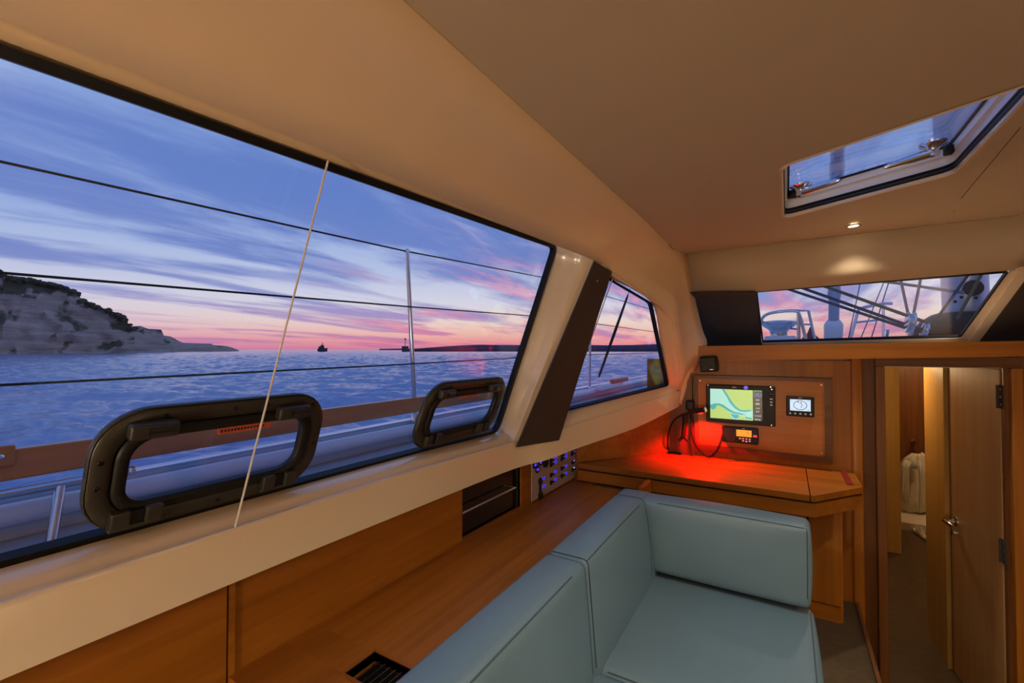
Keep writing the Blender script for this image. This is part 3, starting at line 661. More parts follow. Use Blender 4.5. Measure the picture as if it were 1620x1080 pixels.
# shroud strut seen in the forward window
s1 = oY(947, 597, 1.9); s2 = oY(994, 465, 1.75)
sr = thing('shroud', 'slanting shroud with dark turnbuckle seen through the forward side window', 'shroud', s1)
e2 = s1+(s2-s1)*3.0; MB().tube([s1+(s2-s1)*.5, e2], .006, 6).build('wire', 'steel', sr); MB().tube([s1, s1+(s2-s1)*.04, s1+(s2-s1)*.5, s1+(s2-s1)*.95, s1+(s2-s1)], [.008, .014, .019, .014, .006], 8).build('turnbuckle', 'black_plastic', sr, smooth=True)
s1 = oY(905, 605, 1.88); s2 = oY(963, 450, 1.75); tag(MB().tube([s1, s1+(s2-s1)*3], .007, 6).build('shroud', 'steel'), 'thin bare shroud wire left of the turnbuckle shroud', 'shroud')
ch = thing('chainplate_fitting', 'low reddish deck fitting seen through the forward side window', 'fitting', oZ(965, 607, -.47))
p = oY(965, 606, 1.86); MB().rbox(p.x-.4, p.x+.35, 1.80, 1.9, p.z-.06, p.z+.01, .02, 2).build('plate', 'white_gelcoat', ch, smooth=True); MB().rbox(p.x-.1, p.x+.5, 1.78, 1.83, p.z+.0, p.z+.05, .01).build('pad', 'red_sticker', ch)

# fittings forward of the windscreen
RZ = .032
def vz(px, py, X): return oX(px, py, X)
vp = vz(1232, 518, 4.6)
dv = thing('deck_ventilator', 'mushroom deck ventilator in front of the windscreen', 'ventilator', (vp.x, vp.y, RZ))
Mv = Matrix.Translation((vp.x, vp.y, RZ))
MB().rbox(vp.x-.12, vp.x+.12, vp.y-.13, vp.y+.11, RZ, RZ+.085, .02, 3).build('box', 'white_gelcoat', dv, smooth=True, wn=True)
MB().lathe([(.07, .085), (.065, .12), (.075, .14), (.125, .175), (.142, .20), (.135, .212), (.06, .222), (.01, .224)], 24, Mv).build('cowl', 'steel', dv, smooth=True)
gX = 4.5
gd = thing('ventilator_guard', 'tubular steel guard rail arched over the deck ventilator', 'guard rail', vz(1240, 540, gX)*1)
MB().tube(smooth_path([vz(1199, 545, gX), vz(1201, 520, gX), vz(1206, 503, gX), vz(1220, 495, gX), vz(1256, 491.5, gX), vz(1265, 499, gX), vz(1272, 525, gX), vz(1277, 546, gX)], 5), .013, 10).build('arch', 'steel', gd, smooth=True)
MB().tube([vz(1263, 497, gX), vz(1264, 545, gX)], .014, 10).build('leg', 'steel', gd, smooth=True)
MB().tube([vz(1201, 506, gX), vz(1222, 516, gX+.25)], .010, 8).tube([vz(1222, 516, gX+.25), vz(1264, 521, gX+.02)], .008, 8).build('stay', 'steel', gd, smooth=True)
pX = 9.0
pu = thing('pulpit', 'thin steel bow pulpit frame seen through the windscreen', 'pulpit', vz(1320, 545, pX))
MB().tube([vz(1258, 491, pX), vz(1279, 491.5, pX), vz(1291, 545, pX)], .022, 8).build('side_frame', 'steel', pu, smooth=True); MB().tube([vz(1262, 513, pX), vz(1284, 513, pX)], .016, 8).build('crossbar', 'steel', pu)
MB().tube(smooth_path([vz(1343, 545, pX), vz(1352, 512, pX), vz(1358, 491, pX), vz(1364, 487, pX), vz(1382, 483, pX), vz(1400, 480, pX), vz(1412, 480, pX)], 3), .022, 8).build('side_frame', 'steel', pu, smooth=True)
MB().tube([vz(1352, 510, pX), vz(1398, 505, pX)], .016, 8).build('crossbar', 'steel', pu); MB().tube([vz(1397.5, 482, pX), vz(1397.5, 545, pX)], .022, 8).build('post', 'steel', pu)
# furled headsail
a, b = vz(1318, 545, 9.2), vz(1325, 225, 7.95); d_ = (b-a)
fs = thing('furled_headsail', 'furled grey headsail on its stay with white drum fairing', 'sail', a)
wob = lambda t: .085+.012*math.sin(t*40)
pts = [a+d_*t for t in lerp(.14, 2.2, 60)]
MB().tube(pts, [(.09+.008*math.sin(i*2.1)) if i > 3 else .075 for i in range(len(pts))], 10).build('sail_roll', 'alu_mast', fs, smooth=True)
MB().tube([a+d_*t for t in (-.1, .02, .04, .11, .125, .14)], [.04, .05, .13, .135, .11, .08], 14).build('drum_fairing', 'white_gelcoat', fs, smooth=True)
# mast
mX = 4.75; mc = vz(1526, 460, mX)
ms = thing('mast', 'thick grey aluminium mast standing on deck ahead of the windscreen', 'mast', (mc.x, mc.y, RZ))
top = vz(1512, 150, 4.55); rk = (top-mc)/(top.z-mc.z)
el = [(.155*math.cos(math.radians(k*15)), .105*math.sin(math.radians(k*15))) for k in range(24)]
zz = [RZ, 1.2, 3.0, 12.0]; dirm = V((.1, -.28, 0)).normalized(); dn = V((-dirm.y, dirm.x, 0))
rows = []
for x, y in el+[el[0]]: rows.append([V((mc.x, mc.y, 0))+rk*(z-mc.z)*(1 if z < 13 else 1)*V((1, 1, 0)).length/1.41421+V((dirm.x*y*1.2+dn.x*x*0.95, dirm.y*y*1.2+dn.y*x*.95, 0))-V((0, 0, rk.z*(z-mc.z)))+V((0, 0, z)) for z in zz])
MB().grid(rows).build('spar', 'alu_mast', ms, smooth=True)
MB().lathe([(.31, 0), (.32, .05), (.31, .12), (.26, .19), (.20, .235), (.16, .25)], 28, Matrix.Translation((mc.x-.02, mc.y, RZ))).build('collar', 'black_rubber', ms, smooth=True)
wc = vz(1538, 456, mX-.17)
MB().lathe([(.055, 0), (.045, .02), (.04, .06), (.058, .085), (.02, .09)], 18, frame(wc+V((.06, 0, 0)), (0, -1, 0), (0, 0, 1))).build('winch', 'black_plastic', ms, smooth=True)
for (px, py) in ((1511, 477), (1521, 470), (1544, 471)): MB().lathe([(.012, 0), (.008, .006)], 8, frame(vz(px, py, mX-.14), (0, -1, 0), (0, 0, 1))).build('rivet', 'black_plastic', ms)
# blocks and lines
def block(px, py, X, r, label, sq=.5):
    p = vz(px, py, X); o = thing('deck_block', label, 'pulley', p)
    Mb = frame(p, (1, 0, 0), (0, -.25*sq, 1))
    MB().lathe([(r*.5, -r*.35), (r, -r*.3), (r*1.02, -r*.2), (r*.8, 0), (r*1.02, r*.2), (r, r*.3), (r*.5, r*.35)], 18, Mb).build('sheave', 'steel', o, smooth=True)
    MB().tube([p+V((0, 0, -r*.6)), p+V((.0, 0, -r*2.2))], r*.3, 8).build('shackle', 'chrome', o, smooth=True)
block(1440, 510, 4.3, .075, 'round steel halyard block below the crossing ropes'); block(1463, 522, 4.2, .05, 'steel turning block beside the black mast collar', .9); block(1403, 527, 4.3, .03, 'small steel shackle block at the far end of the ropes')
def rope(pts, r, m, label): tag(MB().tube(pts, r, 8).build('rope', m, smooth=True), label, 'rope', 'running rigging ahead of the windscreen')
M_('rope_navy', (.03, .035, .06), .8, bump=.5, bscale=300); M_('rope_olive', (.10, .09, .04), .8, bump=.5, bscale=300); M_('rope_grey', (.16, .17, .22), .8, bump=.5, bscale=300)
rope([vz(1140, 422, 4.9), vz(1440, 521, 4.3), vz(1462, 526, 4.2)], .011, 'rope_navy', 'dark rope, lower of the pair slanting down to the halyard block')
rope([vz(1150, 413, 5.0), vz(1440, 516, 4.36), vz(1462, 523, 4.24)], .012, 'rope_navy', 'dark rope, upper of the pair slanting down to the halyard block')
rope([vz(1170, 405, 4.8), vz(1480, 515, 4.25)], .012, 'rope_olive', 'brownish rope slanting down above the dark pair')
rope([vz(1405, 380, 4.4), vz(1426, 447, 4.35), vz(1438, 503, 4.32)], .009, 'rope_grey', 'upright grey rope, left one of the two rising from the block')
rope([vz(1470, 370, 4.4), vz(1456, 443, 4.35), vz(1444, 503, 4.32)], .009, 'rope_grey', 'upright grey rope, right one of the two rising from the block')
rope([vz(1360, 440, 4.5), vz(1420, 448, 4.5), vz(1525, 463, 4.5)], .011, 'rope_grey', 'nearly level grey rope running to the mast winch')
rope([vz(1560, 395, 4.3), vz(1530, 437, 4.28), vz(1474, 515, 4.22)], .009, 'rope_navy', 'black rope crossing the mast steeply to the turning block')
rope([vz(1575, 385, 4.3), vz(1552, 435, 4.3), vz(1514, 504, 4.3)], .010, 'rope_olive', 'olive rope crossing in front of the mast collar')
rope([vz(1386, 330, 12), vz(1331, 588, 12)], .010, 'rope_grey', 'thin distant stay, first of the fine lines behind the ropes')
rope([vz(1405, 430, 12), vz(1340, 588, 12)], .010, 'rope_grey', 'thin distant stay, second of the fine lines behind the ropes')
rope([vz(1478-70, 440, 11), vz(1361, 590, 11)], .010, 'rope_grey', 'thin distant stay, third of the fine lines behind the ropes')

# =================================================================== THINGS INSIDE
# opening portlights on the main glass
def portlight(name, label, u0, u1, v0, v1, skew=0):
    o0 = P0+PN*.001; M = frame(o0, (1, 0, 0), (0, -KL, 1))
    Mc = M @ Matrix.Translation(((u0+u1)/2, v0, 0)); r = thing(name, label, 'portlight', Mc, 'opening portlights in the large window')
    hw = (u1-u0)/2; H = v1-v0
    sk = lambda pts: [(x+skew*(y-H/2), y) for x, y in pts]
    L = lambda d, rad: sk(rrect(-hw+d, hw-d, d, H-d, rad, 8))
    f = MB(); f.ring(L(0, .095), L(.004, .092), 0, .012); f.ring(L(.004, .092), L(.036, .068), 0, .018)
    f.build('outer_frame', 'olive_plastic', r, smooth=True, local=True, wn=True)
    g = MB(); g.ring(L(.036, .068), L(.040, .064), 0, .010).build('seal', 'black_rubber', r, local=True)
    MB().ring(L(.040, .064), L(.062, .046), 0, .022).build('sash', 'black_plastic', r, smooth=True, local=True, wn=True)
    MB().prism(L(.060, .046), .004, .008).build('pane', 'port_acrylic', r, local=True)
    for s, xo in ((-1, -.16), (1, .14)):
        xo *= hw/.25
        h = MB().rbox(xo-.042, xo+.042, H-.055, H-.022, .018, .044, .006, 2).build('latch', 'olive_plastic', r, smooth=True, local=True, wn=True)
        MB().tube([(xo-.012, H-.036, .041), (xo+.026, H-.036, .041)], .010, 10).build('lever', 'black_gloss', h, smooth=True, local=True)
        for q in (-.028, .028): pass
        xh = xo*1.02-.02*0
        hg = MB().rbox(xh-.045, xh+.045, .012, .022, .016, .030, .003).build('hinge', 'olive_plastic', r, smooth=True, local=True, wn=True)
        MB().rbox(xh-.012, xh+.014, .022, .052, .014, .028, .003).build('knuckle', 'black_plastic', hg, smooth=True, local=True, wn=True)
        for e0, e1 in ((xh-.045, xh-.012), (xh+.014, xh+.045)): MB().rbox(e0, e1, .020, .058, .016, .036, .004).build('hinge_lug', 'olive_plastic', hg, smooth=True, local=True, wn=True)
    for x, y in ((-hw+.018, H*.42), (-hw+.018, H*.62), (hw-.018, H*.45), (-hw*.55, H-.018), (0, H-.018), (hw*.3, H-.018), (hw*.82, H-.03), (-hw*.72, .022), (0, .018), (hw*.8, .026)):
        MB().lathe([(.005, .018), (.005, .020), (.002, .0205)], 8, Matrix.Translation((x+skew*(y-H/2), y, 0))).build('screw', 'black_gloss', r, local=True)
    return r
v_of = lambda z: (z+.37)*math.sqrt(1+KL*KL)
p1 = portlight('portlight', 'larger black opening portlight with red sticker, nearest in the large window', .322, .822, .000, v_of(-.112))
stk = MB().box(-.075+.05, .05+.05, .188, .204, .0085, .0095).build('warning_sticker', 'red_sticker', p1, local=True)
stf = MB()
for k in range(14): stf.box(-.018+k*.0075, -.018+k*.0075+.004, .193, .199, .0095, .0099)
stf.build('print', 'dark_void', stk, local=True)
p2 = portlight('portlight', 'smaller black opening portlight beside the slanted window post', 1.235, 1.775, .002, v_of(-.118), .10)
MB().box(-.05, .06, .186, .200, .0085, .0095).build('warning_sticker', 'red_sticker', p2, local=True)
# blind cords
def cord(a, b, label):
    d = (b-a); tag(MB().tube([a, b], .0024, 6).build('blind_cord', 'white_cord', smooth=True), label, 'cord', 'blind guide cords')
cord(V((.648, .868, .419)), oY(372, 835, 1.092)+V((0, 0, .002)), 'taut white blind cord down the large window')
cord(front(969, 441, .03), oY(890, 664, .985), 'thin white blind cord at the forward side window')

# shelf grille
gl = thing('vent_grille', 'slatted black vent grille let into the shelf behind the sofa', 'vent', (.76, .74, SH-.03))
MB().box(GX0-.008, GX0, GY0, GY1, SH-.03, SH+.003).box(GX1, GX1+.008, GY0, GY1, SH-.03, SH+.003).box(GX0-.008, GX1+.008, GY1, GY1+.008, SH-.03, SH+.003).build('frame', 'teak_y', gl)
MB().box(GX0, GX1, GY0, GY1, SH-.034, SH-.03).build('tray', 'dark_void', gl)
for k in range(14): MB().box(GX0+.008, GX1-.008, GY1-.03-k*.018, GY1-.027-k*.018, SH-.022, SH-.008).build('slat', 'black_gloss', gl)
va, vb = oZ(943, 757, SH+.002), oZ(1002, 771, SH+.002)
vv = thing('slot_vent', 'narrow dark slot vent on the shelf near the nav desk', 'vent', (va+vb)/2)
MB().box(2.40, 2.455, .66, .93, SH, SH+.004).build('frame', 'teak_dark_x', vv); MB().box(2.408, 2.448, .67, .92, SH+.003, SH+.005).build('slot', 'dark_void', vv)
for k in range(8): MB().box(2.41, 2.446, .69+k*.028, .692+k*.028, SH+.004, SH+.0065).build('slat', 'black_plastic', vv)
ck = thing('wooden_cleat', 'short wooden corner block between the shelf and the sofa arm', 'block', (2.3, .66, SH))
MB().rbox(2.26, 2.42, .610, .635, SH, SH+.075, .004).build('upright', 'teak_x', ck, smooth=True, wn=True); MB().prism([(0, 0), (.06, 0), (0, .06)], 0, .02, frame((2.28, .635, SH), (0, 1, 0), (0, 0, 1))).build('gusset', 'teak_x', ck)

# niche rail + acrylic
nr = thing('niche_front', 'smoked acrylic niche front with a bare metal rail', 'niche', (1.64, 1.06, SH))
ny = lambda X: wy(X)+.03
MB().slab([(NX0+.005, ny(NX0+.005), SH+.01), (NX1-.005, ny(NX1-.005), SH+.01), (NX1-.005, ny(NX1-.005), -.505), (NX0+.005, ny(NX0+.005), -.505)], (0, 1, 0), .005).build('acrylic_panel', 'smoked_acrylic', nr)
a, b = oY(731, 812, wy(NX0)-.004), oY(815, 771, wy(1.8)-.004)
MB().tube([a, b], .0055, 10).build('rail', 'chrome', nr, smooth=True)
MB().tube([b, b+V((0, .03, 0))], .005, 8).tube([a+V((.015, 0, 0)), a+V((.015, .03, 0))], .005, 8).build('bracket', 'chrome', nr)

# switch panel
swM = frame(V((1.965, wy(1.965)-.004, SH+.008)), (1, -.022, 0), (0, 0, 1))
sw = thing('switch_panel', 'electrical switch panel with blue lit labels on the teak side', 'switch panel', swM)
SW, SHt = .535, .185
MB().rbox(0, SW, 0, SHt+.05, -.001, .005, .002).build('plate', 'switch_plate', sw, local=True)
def swp(px, py):
    q = swM.inverted() @ oP(px, py, swM.to_translation(), swM.to_3x3() @ V((0, 0, 1))); return q.x, q.y
def zpx(zx, zy): return 820+zx/9.82, 690+zy/9.82
def led(zx, zy, m='led_blue', w_=.030, h_=.013):
    x, y = swp(*zpx(zx, zy))
    MB().box(x-w_/2, x+w_/2, y-h_/2, y+h_/2, .004, .006).build('indicator', m, sw, local=True)
    if m == 'led_blue': MB().box(x-w_*.3, x+w_*.3, y-h_*.22, y+h_*.22, .006, .0064).build('indicator_label', 'dark_void', sw, local=True)
for zx, zy in ((380, 650), (385, 770), (563, 285), (563, 340), (563, 402), (563, 548), (563, 668), (728, 258), (728, 318), (728, 460), (726, 572), (878, 182), (878, 242), (880, 370), (882, 480)): led(zx, zy)
def toggle(zx, zy):
    x, y = swp(*zpx(zx, zy))
    o = MB().lathe([(.012, .005), (.011, .011), (.007, .012)], 12, Matrix.Translation((x, y, 0))).build('toggle', 'black_plastic', sw, local=True)
    MB().tube([(x, y, .01), (x, y+.010, .026)], [.004, .0055], 8).build('lever', 'black_gloss', o, smooth=True, local=True)
for zx, zy in ((490, 325), (490, 375), (490, 440), (490, 600), (490, 715), (657, 255), (657, 295), (657, 350), (657, 495), (657, 612), (815, 215), (815, 275), (825, 405), (825, 515)): toggle(zx, zy)
for zx, zy, m in ((530, 352, 'led_red'), (697, 272, 'led_red'), (848, 202, 'led_red'), (848, 390, 'led_white'), (850, 495, 'led_white')): led(zx, zy, m, .010, .010)
x, y = swp(*zpx(400, 395)); MB().lathe([(.028, .004), (.027, .014), (.018, .016), (.016, .010)], 18, Matrix.Translation((x, y, 0))).build('socket', 'black_plastic', sw, smooth=True, local=True)
for zx, zy in ((238, 440), (322, 398), (275, 510)):
    x, y = swp(*zpx(zx, zy)); o = MB().lathe([(.019, .004), (.018, .010)], 14, Matrix.Translation((x, y, 0))).build('gauge', 'black_plastic', sw, local=True); MB().box(x-.009, x+.009, y-.006, y+.006, .010, .0112).build('display', 'led_blue', o, local=True)
x, y = swp(*zpx(315, 780)); MB().rbox(x-.006, x+.008, y-.055, y+.045, .004, .014, .003).rbox(x-.014, x+.014, y-.058, y-.028, .004, .02, .004).rbox(x-.014, x+.010, y+.018, y+.040, .004, .02, .004).build('breaker_bar', 'black_plastic', sw, local=True)
for zx, zy in ((195, 1045), (595, 790), (190, 548)): x, y = swp(*zpx(zx, zy)); MB().lathe([(.004, .005), (.003, .007)], 8, Matrix.Translation((x, y, 0))).build('screw', 'chrome', sw, local=True)

# nav desk
DZ = -.65
top_poly = [(2.44, 1.03), (2.44, -.098), (2.71, -.302), (2.995, -.302), (2.995, .62), (2.60, .93)]
ds = thing('nav_desk', 'teak nav desk with chamfered corner under the instrument panel', 'desk', (2.7, .3, -1.33))
MB().prism([(2.44, 1.03), (2.44, -.082), (2.70, -.082), (2.70, .84)], DZ-.028, DZ).build('lid', 'teak_y', ds)
MB().prism([(2.44, -.086), (2.44, -.100), (2.71, -.302), (2.995, -.302), (2.995, -.086)], DZ-.028, DZ).build('desktop_end', 'teak_y', ds)
MB().prism([(2.704, .84), (2.704, -.082), (2.995, -.082), (2.995, .62)], DZ-.028, DZ).build('desktop_back', 'teak_y', ds)
inn_ = [(2.456, 1.02), (2.456, -.09), (2.72, -.286), (2.99, -.286), (2.99, .62)]
MB().prism(inn_, DZ-.04, DZ-.027).build('shadow_gap', 'dark_void', ds)
MB().prism([(2.436, 1.03), (2.436, -.100), (2.71, -.306), (2.99, -.306), (2.99, -.28), (2.72, -.27), (2.46, -.08), (2.46, 1.03)], DZ-.095, DZ-.038).build('fascia', 'teak_y', ds)
MB().box(2.46, 2.99, -.08, 1.0, DZ-.09, DZ-.08).build('underside', 'dark_void', ds)
MB().box(2.75, 2.99, -.200, .95, -1.33, DZ-.09).build('carcass', 'teak_dark_x', ds)
MB().rbox(2.735, 2.75, -.215, -.085, -1.25, DZ-.10, .002).build('cabinet_door', 'teak_z', ds)
MB().rbox(2.735, 2.75, -.078, .3, -1.25, DZ-.10, .002).build('cabinet_door', 'teak_z', ds)
MB().box(2.738, 2.75, -.215, .3, -1.33, -1.255).build('plinth', 'teak_y', ds)
MB().box(2.75, 2.99, -.225, -.200, -1.33, DZ-.09).build('side_panel', 'teak_z', ds)
rs = [oZ(1328, 734, DZ), oZ(1345, 767, DZ)]
MB().add([rs[0]+V((0, .012, .001)), rs[0]+V((0, -.012, .001)), rs[1]+V((0, -.012, .001)), rs[1]+V((0, .012, .001)), rs[0]+V((0, .012, .006)), rs[0]+V((0, -.012, .006)), rs[1]+V((0, -.012, .006)), rs[1]+V((0, .012, .006))], [(4, 5, 6, 7), (0, 4, 7, 3), (1, 2, 6, 5), (2, 3, 7, 6), (0, 1, 5, 4)]).build('red_strip', 'red_dark', ds)  # thin dark red strip on the desk end
MB().box(2.698, 2.706, .05, .13, DZ, DZ+.002).build('hinge', 'chrome', ds)

# instrument board
nb = thing('instrument_board', 'framed teak instrument board on the bulkhead', 'panel', (2.98, .15, -.58))
BX = 2.985
ip = [oX(1104, 598, BX), oX(1304, 597.5, BX), oX(1304, 713, BX), oX(1104, 702, BX)]
y0, y1 = ip[0].y, ip[1].y; z1, z0 = ip[0].z, -.575
MB().box(BX-.004, 3.0, y1, y0, z0, z1).build('board', 'board_teak', nb)
fy0, fy1, fz1, fz0 = y0+.018, y1-.032, z1+.020, z0-.032
for a in ((fy1, fy0, z1, fz1), (fy1, fy0, fz0, z0), (y0, fy0, z0, z1), (fy1, y1, z0, z1)): MB().box(BX-.014, 3.0, a[0], a[1], a[2], a[3]).build('frame_rail', 'teak_dark_x', nb)
for yy in (y0-.014, y1+.014):
    for z in (z0+.016, z1-.016): MB().lathe([(.005, 0), (.004, .003)], 8, frame((BX-.004, yy, z), (0, -1, 0), (0, 0, 1))).build('screw', 'chrome', nb)

def textm(s, size, m, parent, x, y, z, name='lettering', align='CENTER'):
    cu = bpy.data.curves.new('t', 'FONT'); cu.body = s; cu.size = size; cu.align_x = align; cu.align_y = 'CENTER'; cu.resolution_u = 2
    to = bpy.data.objects.new('t', cu); COL.objects.link(to)
    me = bpy.data.meshes.new_from_object(to); bpy.data.objects.remove(to); bpy.data.curves.remove(cu)
    me.transform(Matrix.Translation((x, y, z))); me.materials.clear(); me.materials.append(MT[m]); me.name = name
    o = bpy.data.objects.new(name, me); COL.objects.link(o); o.parent = parent; return o
def face_frame(px, py, X=BX-.004): p = oX(px, py, X); return frame(p, (0, -1, 0), (0, 0, 1))
# chart plotter
cM = face_frame(1118, 666); W, H = .362, .226
cpz = thing('chart_plotter', 'black chart plotter with green and teal map screen', 'chart plotter', cM)
MB().rbox(0, W, 0, H, 0, .022, .006, 3).build('housing', 'black_plastic', cpz, smooth=True, wn=True, local=True)
sx0, sx1, sy0, sy1 = .024, .298, .028, .200
scn = MB().box(sx0, sx1, sy0, sy1, .021, .0225).build('screen', 'scr_dark', cpz, local=True)
mx1 = sx0+.226
def zs(a, b): return sx0+(a-185)/(692-185)*(mx1-sx0), sy1-(b-178)/(515-178)*(sy1-sy0)
def spoly(pts, m, z, nm): MB().prism([zs(*p) for p in pts], .0225, z).build(nm, m, scn, local=True)
spoly([(185, 178), (692, 178), (692, 520), (185, 520)], 'scr_pale', .0228, 'chart_water')
spoly([(335, 178), (692, 178), (692, 405), (600, 415), (560, 412), (520, 400), (470, 360), (430, 310), (390, 240)], 'scr_land', .0231, 'chart_land')
spoly([(185, 400), (235, 395), (262, 360), (300, 368), (350, 395), (410, 435), (440, 455), (430, 490), (470, 520), (185, 520)], 'scr_land', .0231, 'chart_land')
spoly([(520, 470), (600, 485), (692, 500), (692, 520), (520, 520)], 'scr_land', .0231, 'chart_land')
spoly([(330, 178), (352, 178), (400, 240), (440, 305), (490, 365), (545, 402), (600, 408), (672, 398), (672, 412), (600, 428), (540, 424), (480, 392), (425, 335), (385, 265)], 'scr_teal', .0233, 'chart_channel')
spoly([(185, 365), (240, 348), (300, 345), (350, 362), (410, 400), (470, 430), (560, 445), (620, 460), (560, 462), (470, 452), (410, 430), (350, 395), (300, 368), (262, 375), (245, 412), (215, 422), (185, 405)], 'scr_teal', .0234, 'chart_channel')
spoly([(430, 455), (530, 468), (525, 495), (490, 512), (455, 490)], 'scr_teal', .0235, 'chart_channel')
spoly([(600, 480), (680, 488), (680, 505), (610, 498)], 'scr_teal', .0235, 'chart_channel')
ux = mx1+.024
MB().box(mx1+.004, sx1-.001, sy1-.006, sy1, .0225, .0229).build('status_bar', 'scr_green', scn, local=True)
MB().box(mx1+.004, sx1-.001, sy1-.040, sy1-.012, .0225, .0229).build('wind_gauge', 'scr_navy', scn, local=True); textm('4', .010, 'scr_text', scn, ux, sy1-.024, .0231)
for s, yy in (('4.3', .145), ('000', .123), ('12:22', .098), ('4.7', .079), ('21.06.08', .055), ('SOG', .033)): textm(s, .0145 if len(s) < 4 else .0095, 'scr_text', scn, ux, yy, .0228)
textm('B&G', .011, 'print_white', cpz, .155, H-.013, .0223); textm('2.76 1', .008, 'scr_ink', scn, sx0+.115, sy0+.008, .0240)
MB().lathe([(.012, 0), (.011, .0006)], 16, Matrix.Translation((.215, H-.012, .0222))).build('sensor_glint', 'scr_violet', cpz, local=True)
MB().lathe([(.012, 0), (.012, .004), (.007, .006)], 16, Matrix.Translation((.342, .182, .022))).build('dial', 'black_gloss', cpz, smooth=True, local=True)
for k in range(6): an = k*math.pi/3; MB().box(.342+.011*math.cos(an)-.0015, .342+.011*math.cos(an)+.0015, .182+.011*math.sin(an)-.0015, .182+.011*math.sin(an)+.0015, .0225, .0233).build('dial_mark', 'print_white', cpz, local=True)
for yy in (.155, .137, .121): MB().rbox(.336, .348, yy-.003, yy+.003, .0215, .0236, .001).build('button', 'print_white', cpz, local=True)
for x, y in ((.012, H-.005), (.34, H-.004), (.342, .008), (.345, H-.016)): MB().lathe([(.004, .0215), (.003, .0235)], 8, Matrix.Translation((x, y, 0))).build('screw', 'chrome', cpz, local=True)
# vhf radio
vM = face_frame(1143, 697.5); W, H = .190, .094
vr = thing('marine_radio', 'black marine radio with amber display below the chart plotter', 'radio', vM)
MB().rbox(0, W, 0, H, 0, .028, .008, 3).build('housing', 'black_plastic', vr, smooth=True, wn=True, local=True)
for i in range(6):
    for j in range(7): MB().lathe([(.0016, .0278), (.0016, .0284)], 6, Matrix.Translation((.014+i*.0075, .030+j*.0075, 0))).build('speaker_hole', 'dark_void', vr, local=True)
sc_ = MB().box(.077, .156, .042, .080, .0275, .0287).build('display', 'scr_amber', vr, local=True)
textm('72', .013, 'ship_dark', sc_, .135, .066, .0289); textm('B&G', .008, 'print_white', vr, .116, .087, .0284)
MB().lathe([(.014, .028), (.013, .040), (.010, .042)], 16, Matrix.Translation((.066, .024, 0))).build('knob', 'black_gloss', vr, smooth=True, local=True)
for x, y, m in ((.096, .030, 'print_amber'), (.112, .030, 'print_white'), (.129, .030, 'print_white'), (.146, .030, 'print_white'), (.112, .018, 'print_white'), (.129, .016, 'print_white'), (.146, .019, 'print_white')): MB().rbox(x-.005, x+.005, y-.0035, y+.0035, .027, .0295, .001).build('button', m, vr, local=True)
MB().rbox(.164, .184, .044, .056, .027, .031, .002).build('distress_button', 'led_red', vr, local=True); MB().lathe([(.011, .028), (.010, .038)], 14, Matrix.Translation((.172, .026, 0))).build('knob', 'black_gloss', vr, smooth=True, local=True)
# instrument display
iM = face_frame(1244, 657); W, H = .131, .112
idp = thing('instrument_display', 'small square wind instrument display right of the chart plotter', 'display', iM)
MB().rbox(0, W, 0, H, 0, .016, .006, 3).build('housing', 'black_plastic', idp, smooth=True, wn=True, local=True)
sc_ = MB().box(.018, .114, .032, .094, .0155, .0168).build('screen', 'scr_white', idp, local=True)
MB().ring([(.066+.032*math.cos(t*.2618), .063+.026*math.sin(t*.2618)) for t in range(24)], [(.066+.029*math.cos(t*.2618), .063+.023*math.sin(t*.2618)) for t in range(24)], .0168, .0172).build('wind_dial', 'scr_ink', sc_, local=True)
MB().prism([(.050, .085), (.056, .085), (.062, .068)], .0168, .0173).build('pointer', 'scr_ink', sc_, local=True)
MB().prism([(.066, .078), (.069, .082), (.076, .065), (.070, .048), (.068, .049), (.073, .065)], .0168, .0172).build('boat_outline', 'scr_navy', sc_, local=True)
for s, x, y in (('8', .026, .088), ('21', .104, .088), ('2', .026, .038), ('26', .104, .038)): textm(s, .009, 'scr_ink', sc_, x, y, .0171)
textm('B&G', .008, 'print_white', idp, .066, .103, .0163)
for x in (.018, .042, .066, .090, .114): MB().rbox(x-.004, x+.004, .012, .020, .0155, .018, .001).build('button', 'print_white', idp, local=True)
# small loudspeaker
sM = frame(oX(1122, 588, 2.93), (0, -1, .05), (0, 0, 1))
spk = thing('loudspeaker', 'small black cube loudspeaker under the beam corner', 'speaker', sM)
MB().rbox(-.047, .047, 0, .092, -.05, .025, .008, 3).build('cabinet', 'black_plastic', spk, smooth=True, wn=True, local=True)
MB().rbox(-.041, .041, .006, .086, .022, .030, .004, 2).build('grille', 'black_plastic', spk, smooth=True, wn=True, local=True); MB().box(.008, .026, .012, .016, .0295, .031).build('badge', 'chrome', spk, local=True)
MB().box(-.02, .02, .03, .06, -.075, -.05).build('bracket', 'black_plastic', spk, local=True)

# gooseneck chart light (red)
B0 = oZ(1066, 717, DZ)
lamp = thing('gooseneck_lamp', 'black gooseneck chart lamp glowing red over the nav desk', 'lamp', (B0.x, B0.y, DZ))
gx = B0.x
MB().rbox(B0.x-.02, B0.x+.02, B0.y-.045, B0.y+.035, DZ, DZ+.012, .004).build('foot', 'black_plastic', lamp, smooth=True, wn=True)
path = smooth_path([V((B0.x, B0.y+.03, DZ+.01)), oX(1056, 700, 2.93), oX(1059, 680, 2.925), oX(1066, 665, 2.915), oX(1080, 656, 2.90), oX(1096, 651, 2.885)], 6)
MB().tube(path, .0055, 8).build('gooseneck', 'black_plastic', lamp, smooth=True)
h0, h1 = oX(1094, 651.5, 2.885), oX(1116, 647.5, 2.87)
MB().tube([h0, h0+(h1-h0)*.3, h1], [.010, .015, .015], 12).build('lamp_head', 'black_plastic', lamp, smooth=True)
MB().tube([h1-(h1-h0)*.03, h1+(h1-h0)*.03], .0152, 12).build('end_ring', 'chrome', lamp, smooth=True)
